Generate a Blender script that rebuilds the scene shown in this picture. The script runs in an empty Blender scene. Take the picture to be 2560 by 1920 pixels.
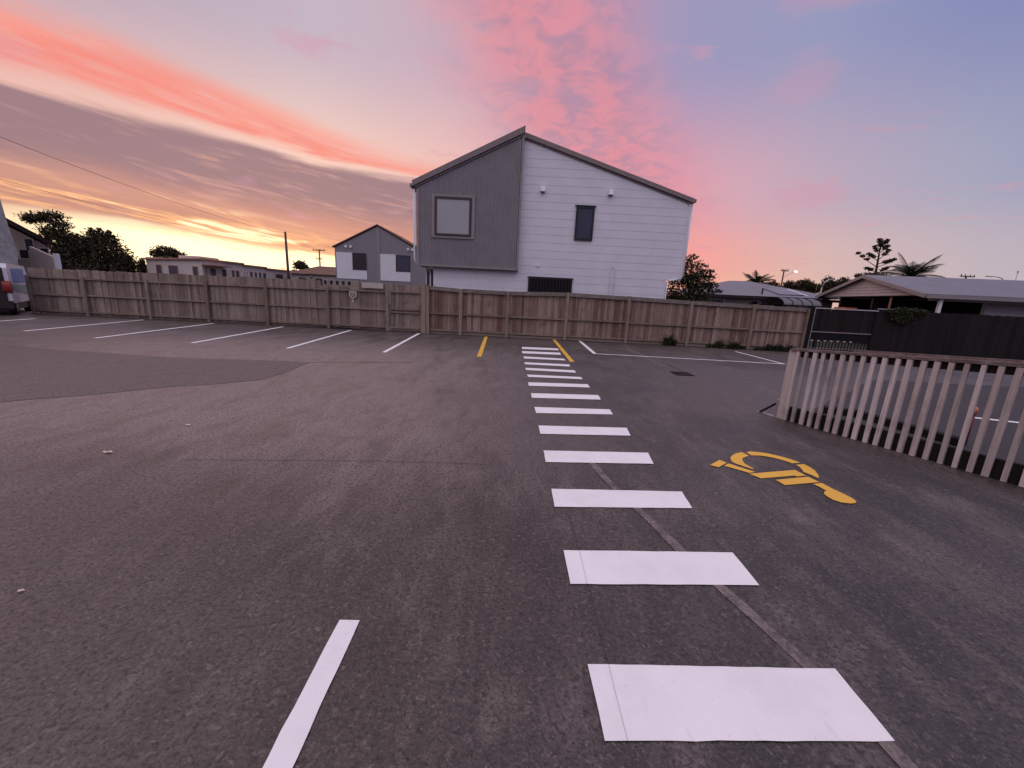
import bpy, math, random
import numpy as np
from mathutils import Vector, Matrix

scene = bpy.context.scene
C = scene.collection
rad = math.radians

# ------------------------------------------------------------------ camera
PITCH, ROLL, EYE = 0.2192, 0.050, 1.55
cam_data = bpy.data.cameras.new('camera')
cam_data.sensor_width = 36.0
cam_data.lens = 36.0 * 997.0 / 2560.0
cam_data.clip_start = 0.05
cam_data.clip_end = 2000.0
cam = bpy.data.objects.new('camera', cam_data)
C.objects.link(cam)
_f = Vector((0, math.cos(PITCH), -math.sin(PITCH)))
_u = Vector((0, math.sin(PITCH), math.cos(PITCH)))
_r = Vector((1, 0, 0))
_r2 = _r * math.cos(ROLL) + _u * math.sin(ROLL)
_u2 = -_r * math.sin(ROLL) + _u * math.cos(ROLL)
_m = Matrix((_r2, _u2, -_f)).transposed().to_4x4()
_m.translation = Vector((0, 0, EYE))
cam.matrix_world = _m
scene.camera = cam

# ------------------------------------------------------------------ world: dusk sky
def lin(*c):
    return tuple(((v / 255.0) / 12.92 if v <= 10 else ((v / 255.0 + 0.055) / 1.055) ** 2.4) for v in c)

world = bpy.data.worlds.new('World')
scene.world = world
world.use_nodes = True
NT = world.node_tree
NT.nodes.clear()


class S:
    """wraps a float socket so that arithmetic makes Math nodes"""
    def __init__(self, sock, nt=None):
        self.s = sock
        self.nt = nt or NT

    def _op(self, op, b=None, c=None, swap=False):
        n = self.nt.nodes.new('ShaderNodeMath')
        n.operation = op
        ins = [self, b, c]
        if swap:
            ins = [b, self, c]
        for i, v in enumerate(ins):
            if v is None:
                continue
            if isinstance(v, S):
                self.nt.links.new(v.s, n.inputs[i])
            else:
                n.inputs[i].default_value = v
        return S(n.outputs[0], self.nt)

    def __add__(self, b): return self._op('ADD', b)
    __radd__ = __add__
    def __sub__(self, b): return self._op('SUBTRACT', b)
    def __rsub__(self, b): return self._op('SUBTRACT', b, swap=True)
    def __mul__(self, b): return self._op('MULTIPLY', b)
    __rmul__ = __mul__
    def __truediv__(self, b): return self._op('DIVIDE', b)
    def atan2(self, b): return self._op('ARCTAN2', b)
    def asin(self): return self._op('ARCSINE')
    def mx(self, b): return self._op('MAXIMUM', b)
    def mn(self, b): return self._op('MINIMUM', b)


def sstep(nt, v, a, b, lo=0.0, hi=1.0):
    n = nt.nodes.new('ShaderNodeMapRange')
    n.interpolation_type = 'SMOOTHSTEP'
    for i, x in enumerate((v, a, b, lo, hi)):
        if isinstance(x, S):
            nt.links.new(x.s, n.inputs[i])
        else:
            n.inputs[i].default_value = x
    return S(n.outputs[0], nt)


def combine(nt, x, y, z):
    n = nt.nodes.new('ShaderNodeCombineXYZ')
    for i, v in enumerate((x, y, z)):
        if isinstance(v, S):
            nt.links.new(v.s, n.inputs[i])
        else:
            n.inputs[i].default_value = v
    return n.outputs[0]


def noise(nt, vec, scale, detail=4.0, rough=0.55, dist=0.0):
    n = nt.nodes.new('ShaderNodeTexNoise')
    if vec is not None:
        nt.links.new(vec, n.inputs['Vector'])
    n.inputs['Scale'].default_value = scale
    n.inputs['Detail'].default_value = detail
    n.inputs['Roughness'].default_value = rough
    n.inputs['Distortion'].default_value = dist
    return S(n.outputs[0], nt)


def mixc(nt, fac, a, b):
    n = nt.nodes.new('ShaderNodeMix')
    n.data_type = 'RGBA'
    n.clamp_factor = True
    if isinstance(fac, S):
        nt.links.new(fac.s, n.inputs[0])
    else:
        n.inputs[0].default_value = fac
    for i, v in ((6, a), (7, b)):
        if isinstance(v, bpy.types.NodeSocket):
            nt.links.new(v, n.inputs[i])
        else:
            n.inputs[i].default_value = (v[0], v[1], v[2], 1.0)
    return n.outputs[2]


def ramp(nt, fac, stops, interp='LINEAR'):
    n = nt.nodes.new('ShaderNodeValToRGB')
    n.color_ramp.interpolation = interp
    el = n.color_ramp.elements
    while len(el) > 1:
        el.remove(el[0])
    el[0].position = stops[0][0]
    el[0].color = (*stops[0][1], 1)
    for p, c in stops[1:]:
        e = el.new(p)
        e.color = (*c, 1)
    nt.links.new(fac.s if isinstance(fac, S) else fac, n.inputs[0])
    return n.outputs[0]


tc = NT.nodes.new('ShaderNodeTexCoord')
sx = NT.nodes.new('ShaderNodeSeparateXYZ')
NT.links.new(tc.outputs['Generated'], sx.inputs[0])
dx, dy, dz = (S(sx.outputs[i]) for i in range(3))
AZ = dx.atan2(dy) * (180.0 / math.pi)              # 0 = straight ahead, + to the right
EL = dz.mn(1.0).mx(-1.0).asin() * (180.0 / math.pi)
ELP = EL.mx(0.0)
# cloud-layer coordinates (a flat layer seen in perspective)
kz = dz.mx(0.0) + 0.10
cu, cv = dx / kz, dy / kz
layer = combine(NT, cu, cv, 0.0)

AZN = (AZ + 180.0) / 360.0
def azramp(stops):
    return ramp(NT, AZN, [((a + 180.0) / 360.0, lin(*c)) for a, c in stops])

L0 = azramp([(-180, (120, 116, 150)), (-110, (190, 140, 140)), (-58, (240, 175, 125)), (-42, (255, 214, 150)), (-28, (255, 244, 205)),
             (-14, (255, 205, 150)), (5, (250, 172, 145)), (24, (244, 178, 152)), (33, (232, 184, 164)), (42, (205, 184, 182)),
             (55, (186, 182, 190)), (100, (140, 136, 165)), (180, (120, 116, 150))])
L6 = azramp([(-180, (126, 122, 162)), (-110, (180, 145, 155)), (-55, (232, 172, 150)), (-28, (252, 200, 165)), (-12, (250, 180, 155)),
             (10, (250, 165, 155)), (22, (248, 158, 150)), (28, (232, 168, 162)), (36, (214, 180, 176)), (48, (190, 176, 186)),
             (100, (138, 134, 168)), (180, (126, 122, 162))])
L13 = azramp([(-180, (128, 126, 168)), (-110, (170, 150, 172)), (-55, (240, 184, 170)), (-26, (250, 208, 190)), (-12, (244, 196, 184)),
              (6, (230, 170, 178)), (19, (226, 158, 172)), (27, (210, 166, 180)), (34, (190, 167, 185)), (45, (166, 165, 188)),
              (60, (138, 144, 184)), (110, (130, 130, 172)), (180, (128, 126, 168))])
L26 = azramp([(-180, (124, 124, 170)), (-110, (160, 150, 180)), (-52, (178, 160, 180)), (-25, (196, 180, 194)), (-6, (202, 170, 186)),
              (10, (176, 150, 182)), (20, (156, 151, 187)), (32, (150, 153, 188)), (44, (133, 139, 184)), (60, (124, 130, 180)),
              (110, (122, 124, 174)), (180, (124, 124, 170))])
L60 = azramp([(-180, (128, 124, 172)), (0, (166, 148, 184)), (180, (128, 124, 172))])
sky = mixc(NT, sstep(NT, ELP, 0.5, 6.0), L0, L6)
sky = mixc(NT, sstep(NT, ELP, 5.0, 13.0), sky, L13)
sky = mixc(NT, sstep(NT, ELP, 12.0, 27.0), sky, L26)
sky = mixc(NT, sstep(NT, ELP, 28.0, 65.0), sky, L60)

# streak noise, long along azimuth
streak_v = combine(NT, AZ * 0.055, (EL + AZ * 0.05) * 0.42, 0.0)
nA = noise(NT, streak_v, 1.0, 3.0, 0.55, 0.6) - 0.5
nB = noise(NT, combine(NT, AZ * 0.10 + 7.0, (EL + AZ * 0.09) * 0.95, 3.0), 1.0, 4.0, 0.6, 0.5) - 0.5
nC = noise(NT, layer, 2.3, 4.0, 0.6, 0.4) - 0.5
nD = noise(NT, layer, 8.0, 3.0, 0.6, 0.7) - 0.5
nE = noise(NT, combine(NT, AZ * 0.16 + 3.0, (EL + AZ * 0.16) * 1.5, 9.0), 1.0, 3.0, 0.6, 0.8) - 0.5

# --- the long cloud bank on the left
t = sstep(NT, AZ, -50.0, -12.0)
EW = EL + nA * 2.4 + nB * 1.0
E1 = 14.9 - 1.2 * t
E0 = 8.6 - 3.6 * t
SAL = 20.6 - 5.0 * sstep(NT, AZ, -44.0, -11.0)
side = sstep(NT, AZ, -110.0, -70.0) * (1.0 - sstep(NT, AZ, -10.0, 6.0))
m_dark = sstep(NT, EW, E0 - 3.6, E0 + 1.4) * (1.0 - sstep(NT, EW, E1 - 0.7, E1 + 0.4)) * side
m_sal = sstep(NT, EW, E1 + 0.3, E1 + 2.8 - 2.0 * t) * (1.0 - sstep(NT, EW, SAL - 1.9, SAL + 1.1)) * side
m_sal = m_sal * sstep(NT, nE + nB * 0.6, -0.42, 0.10, 0.45, 1.0)
c_sal = mixc(NT, sstep(NT, nA + nB * 0.5, -0.22, 0.22), lin(250, 158, 142), lin(246, 136, 122))
sky = mixc(NT, m_sal * 0.92, sky, c_sal)
c_dark = mixc(NT, sstep(NT, nB * 0.7 + nE * 0.6 + nA * 0.3, -0.02, 0.34), lin(150, 118, 128), lin(220, 164, 152))
c_dark = mixc(NT, sstep(NT, EL + nB * 3.0, E1 - 3.5, E1 - 8.5) * 0.75, c_dark, lin(226, 152, 130))
sky = mixc(NT, m_dark * 0.95, sky, c_dark)
# low streaks between bank and glow
m_low = sstep(NT, EL + nA * 1.5, 1.6, 4.6) * (1.0 - sstep(NT, EW, E0 - 1.8, E0 + 1.2)) * side
lowv = nB * 0.8 + nE * 0.5 + nA * 0.6 + 0.13 * sstep(NT, AZ, -46.0, -24.0)
c_low = mixc(NT, sstep(NT, lowv, -0.04, 0.16), lin(196, 140, 126), lin(255, 186, 134))
c_low = mixc(NT, sstep(NT, lowv, 0.10, 0.23), c_low, (1.25, 1.02, 0.64))
sky = mixc(NT, m_low * 0.97, sky, c_low)
# afterglow strip on the horizon
gw = sstep(NT, AZ, -62.0, -38.0) * (1.0 - sstep(NT, AZ, -14.0, 2.0))
GT = 5.6 - 2.0 * sstep(NT, AZ, -46.0, -20.0)
m_glow = (1.0 - sstep(NT, EL + nA * 1.4 + nB * 0.8, GT - 1.3, GT + 0.5)) * gw
c_glow = mixc(NT, sstep(NT, ELP, 0.0, 1.6), (1.25, 0.72, 0.27), (1.55, 1.30, 0.82))
c_glow = mixc(NT, sstep(NT, nB, 0.13, 0.24), c_glow, lin(214, 150, 104))
sky = mixc(NT, m_glow, sky, c_glow)

# --- the mottled pink cloud over the house
AW = AZ + nC * 7.0
left_e = -14.0 + (31.0 - EL) * 0.75
right_e = 26.5 - (EL - 10.0).mx(0.0) * 0.60
m_pink = sstep(NT, AW, left_e - 5.0, left_e + 12.0) * (1.0 - sstep(NT, AW, right_e - 10.0, right_e + 2.5))
m_pink = m_pink * sstep(NT, EL, 7.0, 13.0) * (1.0 - sstep(NT, EL, 36.0, 58.0))
mott = sstep(NT, nD + nC * 0.7, -0.22, 0.12)
c_pink = mixc(NT, mott, lin(178, 132, 155), lin(226, 141, 151))
sky = mixc(NT, m_pink * sstep(NT, nC, -0.34, 0.10, 0.45, 0.84), sky, c_pink)

# --- thin pink wisps in the clear blue part and further round
m_w = sstep(NT, nC + nA * 0.7, 0.10, 0.30) * sstep(NT, EL, 3.0, 9.0)
sky = mixc(NT, m_w * 0.50, sky, lin(214, 152, 172))
for ba, be, ra, re, st in ((33.8, 12.3, 3.6, 1.5, 0.34), (30.6, 22.6, 3.0, 2.2, 0.22), (38.0, 29.5, 9.0, 2.2, 0.40)):
    q1, q2 = (AZ + nC * 5.0 - ba) / ra, (EL + nD * 2.5 - be) / re
    m_b = sstep(NT, q1 * q1 + q2 * q2, 1.6, 0.0)
    sky = mixc(NT, m_b * st, sky, lin(216, 146, 164))
m_w2 = sstep(NT, nB, 0.06, 0.22) * sstep(NT, EL, 0.5, 3.0) * (1.0 - sstep(NT, EL, 8.0, 15.0)) * sstep(NT, AZ, 16.0, 24.0)
sky = mixc(NT, m_w2 * 0.45, sky, lin(218, 158, 160))

# below the horizon: dull land colour
sky = mixc(NT, sstep(NT, EL, -0.6, -4.0), sky, lin(70, 62, 66))

nish = NT.nodes.new('ShaderNodeTexSky')
nish.sky_type = 'NISHITA'
nish.sun_disc = False
nish.sun_elevation = rad(1.0)
nish.sun_rotation = rad(-28.0)
bg1 = NT.nodes.new('ShaderNodeBackground')
NT.links.new(sky, bg1.inputs[0])
bg1.inputs[1].default_value = 1.0
bg2 = NT.nodes.new('ShaderNodeBackground')
NT.links.new(nish.outputs[0], bg2.inputs[0])
bg2.inputs[1].default_value = 0.012
ad = NT.nodes.new('ShaderNodeAddShader')
NT.links.new(bg1.outputs[0], ad.inputs[0])
NT.links.new(bg2.outputs[0], ad.inputs[1])
wo = NT.nodes.new('ShaderNodeOutputWorld')
NT.links.new(ad.outputs[0], wo.inputs[0])

# ------------------------------------------------------------------ one very soft fill lamp, added overhead and behind the camera, off the sunset direction
fill_sun_data = bpy.data.lights.new('fill_sun', 'SUN')
fill_sun_data.energy = 1.5
fill_sun_data.angle = rad(110.0)
fill_sun_data.color = (1.0, 0.90, 0.84)
fill_sun = bpy.data.objects.new('fill_sun', fill_sun_data)
C.objects.link(fill_sun)
fill_sun.location = (0, 0, 30)
fill_sun.rotation_euler = Vector((0.12, 0.34, -1.0)).to_track_quat('-Z', 'Y').to_euler()

scene.view_settings.view_transform = 'Standard'
scene.view_settings.look = 'None'
scene.view_settings.gamma = 1.0
scene.view_settings.exposure = 0.0
scene.view_settings.use_curve_mapping = False
scene.cycles.max_bounces = 4
scene.cycles.diffuse_bounces = 2
scene.cycles.glossy_bounces = 2
scene.cycles.caustics_reflective = False
scene.cycles.caustics_refractive = False
world.cycles.sampling_method = 'MANUAL'
world.cycles.sample_map_resolution = 256
scene.cycles.use_denoising = True

# ------------------------------------------------------------------ helpers: meshes
class MB:
    def __init__(self):
        self.v, self.f = [], []

    def add(self, verts, faces):
        n = len(self.v)
        self.v += [tuple(p) for p in verts]
        self.f += [tuple(i + n for i in fc) for fc in faces]
        return self

    def box(self, x0, x1, y0, y1, z0, z1):
        return self.add([(x0, y0, z0), (x1, y0, z0), (x1, y1, z0), (x0, y1, z0), (x0, y0, z1), (x1, y0, z1), (x1, y1, z1), (x0, y1, z1)],
                        [(0, 3, 2, 1), (4, 5, 6, 7), (0, 1, 5, 4), (1, 2, 6, 5), (2, 3, 7, 6), (3, 0, 4, 7)])

    def prism(self, poly, a, b, axis='y'):
        """polygon (2D) extruded from a to b along an axis"""
        n = len(poly)
        if axis == 'y':
            lo = [(p[0], a, p[1]) for p in poly]; hi = [(p[0], b, p[1]) for p in poly]
        elif axis == 'x':
            lo = [(a, p[0], p[1]) for p in poly]; hi = [(b, p[0], p[1]) for p in poly]
        else:
            lo = [(p[0], p[1], a) for p in poly]; hi = [(p[0], p[1], b) for p in poly]
        return self.add(lo + hi, [tuple(range(n))[::-1], tuple(range(n, 2 * n))] + [(i, (i + 1) % n, n + (i + 1) % n, n + i) for i in range(n)])

    def tube(self, pts, r, seg=8):
        pts = [Vector(p) for p in pts]
        rs = r if isinstance(r, (list, tuple)) else [r] * len(pts)
        rings = []
        for i, p in enumerate(pts):
            d = (pts[min(i + 1, len(pts) - 1)] - pts[max(i - 1, 0)]).normalized()
            a = Vector((0, 0, 1)) if abs(d.z) < 0.9 else Vector((1, 0, 0))
            e1 = d.cross(a).normalized(); e2 = d.cross(e1)
            rings.append([p + (e1 * math.cos(2 * math.pi * k / seg) + e2 * math.sin(2 * math.pi * k / seg)) * rs[i] for k in range(seg)])
        vs = [q for ring in rings for q in ring]
        fs = []
        for i in range(len(pts) - 1):
            for k in range(seg):
                fs.append((i * seg + k, i * seg + (k + 1) % seg, (i + 1) * seg + (k + 1) % seg, (i + 1) * seg + k))
        fs.append(tuple(range(seg))[::-1]); fs.append(tuple(range((len(pts) - 1) * seg, len(pts) * seg)))
        return self.add(vs, fs)

    def disc(self, c, rx, rz, y, n=20, depth=0.03):
        return self.prism([(c[0] + rx * math.cos(2 * math.pi * k / n), c[1] + rz * math.sin(2 * math.pi * k / n)) for k in range(n)], y - depth, y)

    def mesh(self, name):
        me = bpy.data.meshes.new(name)
        me.from_pydata(self.v, [], self.f)
        me.validate()
        import bmesh
        bm = bmesh.new(); bm.from_mesh(me)
        bmesh.ops.recalc_face_normals(bm, faces=bm.faces)
        bm.to_mesh(me); bm.free()
        return me

    def build(self, name, mat, parent=None, smooth=False):
        return mesh_obj(name, self.mesh(name), mat, parent, smooth)


def mesh_obj(name, me, mat, parent=None, smooth=False):
    if mat is not None and not me.materials:
        me.materials.append(mat)
    if smooth:
        me.polygons.foreach_set('use_smooth', [True] * len(me.polygons))
    o = bpy.data.objects.new(name, me)
    C.objects.link(o)
    if parent is not None:
        o.parent = parent
    return o


def empty(name, loc=(0, 0, 0)):
    o = bpy.data.objects.new(name, None)
    C.objects.link(o)
    o.location = loc
    return o


def local(o, root):
    o.parent = root
    o.matrix_parent_inverse = Matrix.Translation(-root.location)
    return o

def tag(o, label=None, cat=None, group=None, kind=None):
    if label: o['label'] = label
    if cat: o['category'] = cat
    if group: o['group'] = group
    if kind: o['kind'] = kind
    return o


def thing(name, label, cat, loc=(0, 0, 0), group=None):
    return tag(empty(name, loc), label, cat, group)


def copy_tree(o, parent=None):
    c = o.copy(); C.objects.link(c); c.parent = parent
    for ch in list(o.children):
        copy_tree(ch, c)
    return c


# ------------------------------------------------------------------ helpers: materials
def new_mat(name):
    m = bpy.data.materials.new(name)
    m.use_nodes = True
    nt = m.node_tree
    return m, nt, nt.nodes['Principled BSDF']


def obj_coord(nt, sx_=1, sy=1, sz=1):
    t_ = nt.nodes.new('ShaderNodeTexCoord')
    mp = nt.nodes.new('ShaderNodeMapping')
    mp.inputs['Scale'].default_value = (sx_, sy, sz)
    nt.links.new(t_.outputs['Object'], mp.inputs[0])
    return mp.outputs[0]


def world_coord(nt, sx_=1, sy=1, sz=1):
    t_ = nt.nodes.new('ShaderNodeNewGeometry')
    mp = nt.nodes.new('ShaderNodeMapping')
    mp.inputs['Scale'].default_value = (sx_, sy, sz)
    nt.links.new(t_.outputs['Position'], mp.inputs[0])
    return mp.outputs[0]


def bump(nt, b, height, strength=0.3, dist=0.02):
    n = nt.nodes.new('ShaderNodeBump')
    n.inputs['Strength'].default_value = strength
    n.inputs['Distance'].default_value = dist
    nt.links.new(height.s if isinstance(height, S) else height, n.inputs['Height'])
    nt.links.new(n.outputs[0], b.inputs['Normal'])


def setc(nt, b, sock, val):
    if isinstance(val, bpy.types.NodeSocket):
        nt.links.new(val, b.inputs[sock])
    elif isinstance(val, S):
        nt.links.new(val.s, b.inputs[sock])
    elif isinstance(val, tuple):
        b.inputs[sock].default_value = (*val, 1.0)
    else:
        b.inputs[sock].default_value = val


def plain(name, col, rough=0.6, var=0.18, scale=3.0, metal=0.0, spec=0.4, bmp=0.0):
    """one colour with soft mottling and a little wear"""
    m, nt, b = new_mat(name)
    co = world_coord(nt)
    n1 = noise(nt, co, scale, 5, 0.6)
    n2 = noise(nt, co, scale * 9.0, 3, 0.6)
    lo = tuple(c * (1 - var) for c in col); hi = tuple(min(1.0, c * (1 + var * 0.7)) for c in col)
    setc(nt, b, 'Base Color', mixc(nt, sstep(nt, n1 * 0.7 + n2 * 0.3, 0.3, 0.7), lo, hi))
    b.inputs['Roughness'].default_value = rough
    b.inputs['Metallic'].default_value = metal
    b.inputs['Specular IOR Level'].default_value = spec
    if bmp:
        bump(nt, b, n2, bmp, 0.01)
    return m


def asphalt(name, dark, light, dust, seed=0.0, gloss=0.46):
    m, nt, b = new_mat(name)
    g = nt.nodes.new('ShaderNodeNewGeometry')
    mp = nt.nodes.new('ShaderNodeMapping')
    mp.inputs['Location'].default_value = (seed, seed * 0.7, 0)
    nt.links.new(g.outputs['Position'], mp.inputs[0])
    co = mp.outputs[0]
    sp = nt.nodes.new('ShaderNodeMapping')
    sp.inputs['Scale'].default_value = (1.0, 0.38, 1.0)
    sp.inputs['Rotation'].default_value = (0, 0, rad(-24))
    nt.links.new(co, sp.inputs[0])
    big = noise(nt, co, 0.33, 4, 0.55, 0.4)
    mid = noise(nt, sp.outputs[0], 2.2, 4, 0.62, 0.5)
    scuff = noise(nt, sp.outputs[0], 7.5, 4, 0.65, 0.8)
    fine = noise(nt, co, 55.0, 3, 0.7)
    vo = nt.nodes.new('ShaderNodeTexVoronoi')
    vo.inputs['Scale'].default_value = 85.0
    nt.links.new(co, vo.inputs['Vector'])
    grain = S(vo.outputs['Distance'], nt)
    sep = nt.nodes.new('ShaderNodeSeparateColor')
    nt.links.new(vo.outputs['Color'], sep.inputs[0])
    stone = S(sep.outputs[0], nt)
    sxyz = nt.nodes.new('ShaderNodeSeparateXYZ')
    nt.links.new(g.outputs['Position'], sxyz.inputs[0])
    px_, py_ = S(sxyz.outputs[0], nt), S(sxyz.outputs[1], nt)
    # weaker sheen close to the camera, painted into the colour as a darker tone
    low_sheen = sstep(nt, px_ + (big - 0.5) * 3.0 + (mid - 0.5) * 0.8, -2.2, 0.6) * sstep(nt, py_ + (big - 0.5) * 4.0 + (mid - 0.5) * 1.5, 5.2, 2.0)
    v = big * 0.82 + mid * 0.58 - 0.06 + scuff * 0.30 - 0.09 - low_sheen * 0.11 - 0.03
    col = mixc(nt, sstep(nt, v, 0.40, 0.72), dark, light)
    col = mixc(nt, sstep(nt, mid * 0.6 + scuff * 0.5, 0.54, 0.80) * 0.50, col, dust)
    # mask for the grazing sheen mid left, painted into the colour as lighter tone
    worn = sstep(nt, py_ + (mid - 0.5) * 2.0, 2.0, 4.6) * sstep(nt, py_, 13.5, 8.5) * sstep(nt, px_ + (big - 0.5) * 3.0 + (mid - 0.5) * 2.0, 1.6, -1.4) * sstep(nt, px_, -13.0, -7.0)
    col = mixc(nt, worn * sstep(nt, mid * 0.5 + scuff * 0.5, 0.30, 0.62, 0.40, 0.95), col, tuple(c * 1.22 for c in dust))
    fleck = noise(nt, co, 34.0, 4, 0.78, 0.6)
    col = mixc(nt, sstep(nt, fleck, 0.53, 0.66) * 0.66, col, tuple(min(1, c * 2.1) for c in light))
    pit = noise(nt, co, 42.0, 3, 0.7, 0.5)
    dk = tuple(c * 0.42 for c in dark)
    col = mixc(nt, sstep(nt, pit, 0.50, 0.36) * 0.75, col, dk)
    col = mixc(nt, sstep(nt, fine, 0.54, 0.36) * 0.55, col, dk)
    col = mixc(nt, sstep(nt, stone, 0.70, 1.0) * sstep(nt, grain, 0.6, 0.1) * 0.42, col, tuple(min(1, c * 1.9) for c in light))
    setc(nt, b, 'Base Color', col)
    setc(nt, b, 'Roughness', sstep(nt, mid + fine * 0.3, 0.35, 0.95, gloss - 0.09, gloss + 0.14))
    b.inputs['Specular IOR Level'].default_value = 0.55
    bump(nt, b, grain * 0.5 + fine * 0.8 + scuff * 0.3, 0.45, 0.010)
    return m


def wood(name, a, bcol, dark, grain_axis='z', lichen=None, rough=0.85):
    """weathered timber; every piece takes its own tint"""
    m, nt, b = new_mat(name)
    oi = nt.nodes.new('ShaderNodeObjectInfo')
    rnd = S(oi.outputs['Random'], nt)
    sc = {'z': (38, 38, 1.6), 'x': (1.6, 38, 38)}[grain_axis]
    g = nt.nodes.new('ShaderNodeNewGeometry')
    mp = nt.nodes.new('ShaderNodeMapping')
    mp.inputs['Scale'].default_value = sc
    nt.links.new(g.outputs['Position'], mp.inputs[0])
    sh = combine(nt, rnd * 37.0, rnd * 19.0, rnd * 11.0)
    nt.links.new(sh, mp.inputs['Location'])
    gr = noise(nt, mp.outputs[0], 1.0, 5, 0.6, 0.8)
    blot = noise(nt, g.outputs['Position'], 2.4, 5, 0.6)
    col = mixc(nt, rnd, a, bcol)
    col = mixc(nt, sstep(nt, gr, 0.45, 0.72) * 0.6, col, dark)
    col = mixc(nt, sstep(nt, blot, 0.50, 0.75) * 0.55, col, dark)
    if lichen:
        ln = noise(nt, g.outputs['Position'], 9.0, 6, 0.7)
        col = mixc(nt, sstep(nt, ln, 0.50, 0.66) * 0.7, col, lichen)
    setc(nt, b, 'Base Color', col)
    b.inputs['Roughness'].default_value = rough
    b.inputs['Specular IOR Level'].default_value = 0.25
    bump(nt, b, gr, 0.35, 0.006)
    return m


def paint(name, col, edge=0.0, rough=0.55):
    """road paint with faint wear"""
    m, nt, b = new_mat(name)
    g = nt.nodes.new('ShaderNodeNewGeometry')
    co = g.outputs['Position']
    n1 = noise(nt, co, 3.0, 5, 0.6)
    n2 = noise(nt, co, 70.0, 3, 0.65)
    sp = world_coord(nt, 1.0, 0.2, 1.0)
    n3 = noise(nt, sp, 20.0, 4, 0.6)
    c = mixc(nt, sstep(nt, n1, 0.35, 0.75), col, tuple(v * 0.90 for v in col))
    c = mixc(nt, sstep(nt, n2, 0.63, 0.80) * 0.55, c, tuple(v * 0.45 for v in col))
    c = mixc(nt, sstep(nt, n3, 0.60, 0.80) * 0.30, c, tuple(v * 0.55 for v in col))
    setc(nt, b, 'Base Color', c)
    b.inputs['Roughness'].default_value = rough
    bump(nt, b, n2, 0.25, 0.004)
    return m


def ghost_paint(name, col, ground):
    m, nt, b = new_mat(name)
    g = nt.nodes.new('ShaderNodeNewGeometry')
    n1 = noise(nt, g.outputs['Position'], 9.0, 6, 0.7)
    n2 = noise(nt, g.outputs['Position'], 60.0, 3, 0.7)
    setc(nt, b, 'Base Color', mixc(nt, sstep(nt, n1 * 0.6 + n2 * 0.4, 0.40, 0.60), ground, col))
    b.inputs['Roughness'].default_value = 0.7
    bump(nt, b, n2, 0.4, 0.006)
    return m


def glass(name, col=(0.03, 0.035, 0.05), rough=0.08):
    m, nt, b = new_mat(name)
    n = noise(nt, world_coord(nt), 0.8, 2, 0.5)
    setc(nt, b, 'Base Color', mixc(nt, n, tuple(c * 0.8 for c in col), tuple(c * 1.2 for c in col)))
    b.inputs['Roughness'].default_value = rough
    b.inputs['Specular IOR Level'].default_value = 0.6
    return m


def foliage(name, a, bcol):
    m, nt, b = new_mat(name)
    g = nt.nodes.new('ShaderNodeNewGeometry')
    r1 = S(g.outputs['Random Per Island'], nt)
    n1 = noise(nt, g.outputs['Position'], 0.7, 3, 0.6)
    setc(nt, b, 'Base Color', mixc(nt, r1 * 0.6 + n1 * 0.5, a, bcol))
    b.inputs['Roughness'].default_value = 0.65
    b.inputs['Specular IOR Level'].default_value = 0.2
    return m


def emit(name, col, strength):
    m, nt, b = new_mat(name)
    b.inputs['Base Color'].default_value = (*col, 1)
    b.inputs['Emission Color'].default_value = (*col, 1)
    b.inputs['Emission Strength'].default_value = strength
    return m


M = {}
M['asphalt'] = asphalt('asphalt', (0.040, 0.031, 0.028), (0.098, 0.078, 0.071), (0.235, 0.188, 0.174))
M['asphalt_patch'] = asphalt('asphalt_patch', (0.052, 0.041, 0.038), (0.094, 0.074, 0.068), (0.140, 0.110, 0.100), 13.0, 0.62)
M['crack'] = plain('crack', (0.065, 0.052, 0.050), 0.9)
M['land'] = plain('land', (0.030, 0.032, 0.022), 0.95, 0.4, 0.2)
M['white_paint'] = paint('white_paint', (0.90, 0.87, 0.88))
M['yellow_paint'] = paint('yellow_paint', (0.84, 0.47, 0.055))
M['ghost'] = ghost_paint('ghost', (0.215, 0.173, 0.160), (0.085, 0.067, 0.062))
M['paling'] = wood('paling', (0.17, 0.098, 0.075), (0.40, 0.295, 0.245), (0.080, 0.045, 0.036))
M['paling_grey'] = wood('paling_grey', (0.21, 0.155, 0.125), (0.36, 0.285, 0.235), (0.115, 0.080, 0.064))
M['rail'] = wood('rail', (0.22, 0.160, 0.130), (0.30, 0.225, 0.185), (0.11, 0.078, 0.062), 'x')
M['cap_rail'] = wood('cap_rail', (0.19, 0.150, 0.132), (0.24, 0.195, 0.175), (0.09, 0.070, 0.062), 'x', (0.33, 0.30, 0.29))
M['post'] = wood('post', (0.22, 0.160, 0.125), (0.34, 0.260, 0.210), (0.12, 0.082, 0.064))
M['picket'] = wood('picket', (0.38, 0.325, 0.305), (0.66, 0.585, 0.555), (0.17, 0.132, 0.120))
M['picket_rail'] = wood('picket_rail', (0.15, 0.11, 0.10), (0.20, 0.15, 0.14), (0.055, 0.038, 0.035), 'x', (0.30, 0.24, 0.23))
M['dark_wood'] = wood('dark_wood', (0.010, 0.0075, 0.0075), (0.020, 0.0145, 0.014), (0.005, 0.004, 0.004))
M['white_board'] = plain('white_board', (0.76, 0.755, 0.80), 0.5, 0.06, 1.5)
M['grey_corr'] = plain('grey_corr', (0.255, 0.232, 0.250), 0.45, 0.10, 2.0)
M['grey_trim'] = plain('grey_trim', (0.290, 0.255, 0.262), 0.5, 0.12, 4.0)
M['brown_trim'] = plain('brown_trim', (0.25, 0.195, 0.192), 0.55, 0.15, 5.0)
M['black_frame'] = plain('black_frame', (0.018, 0.015, 0.018), 0.4, 0.2)
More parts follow.
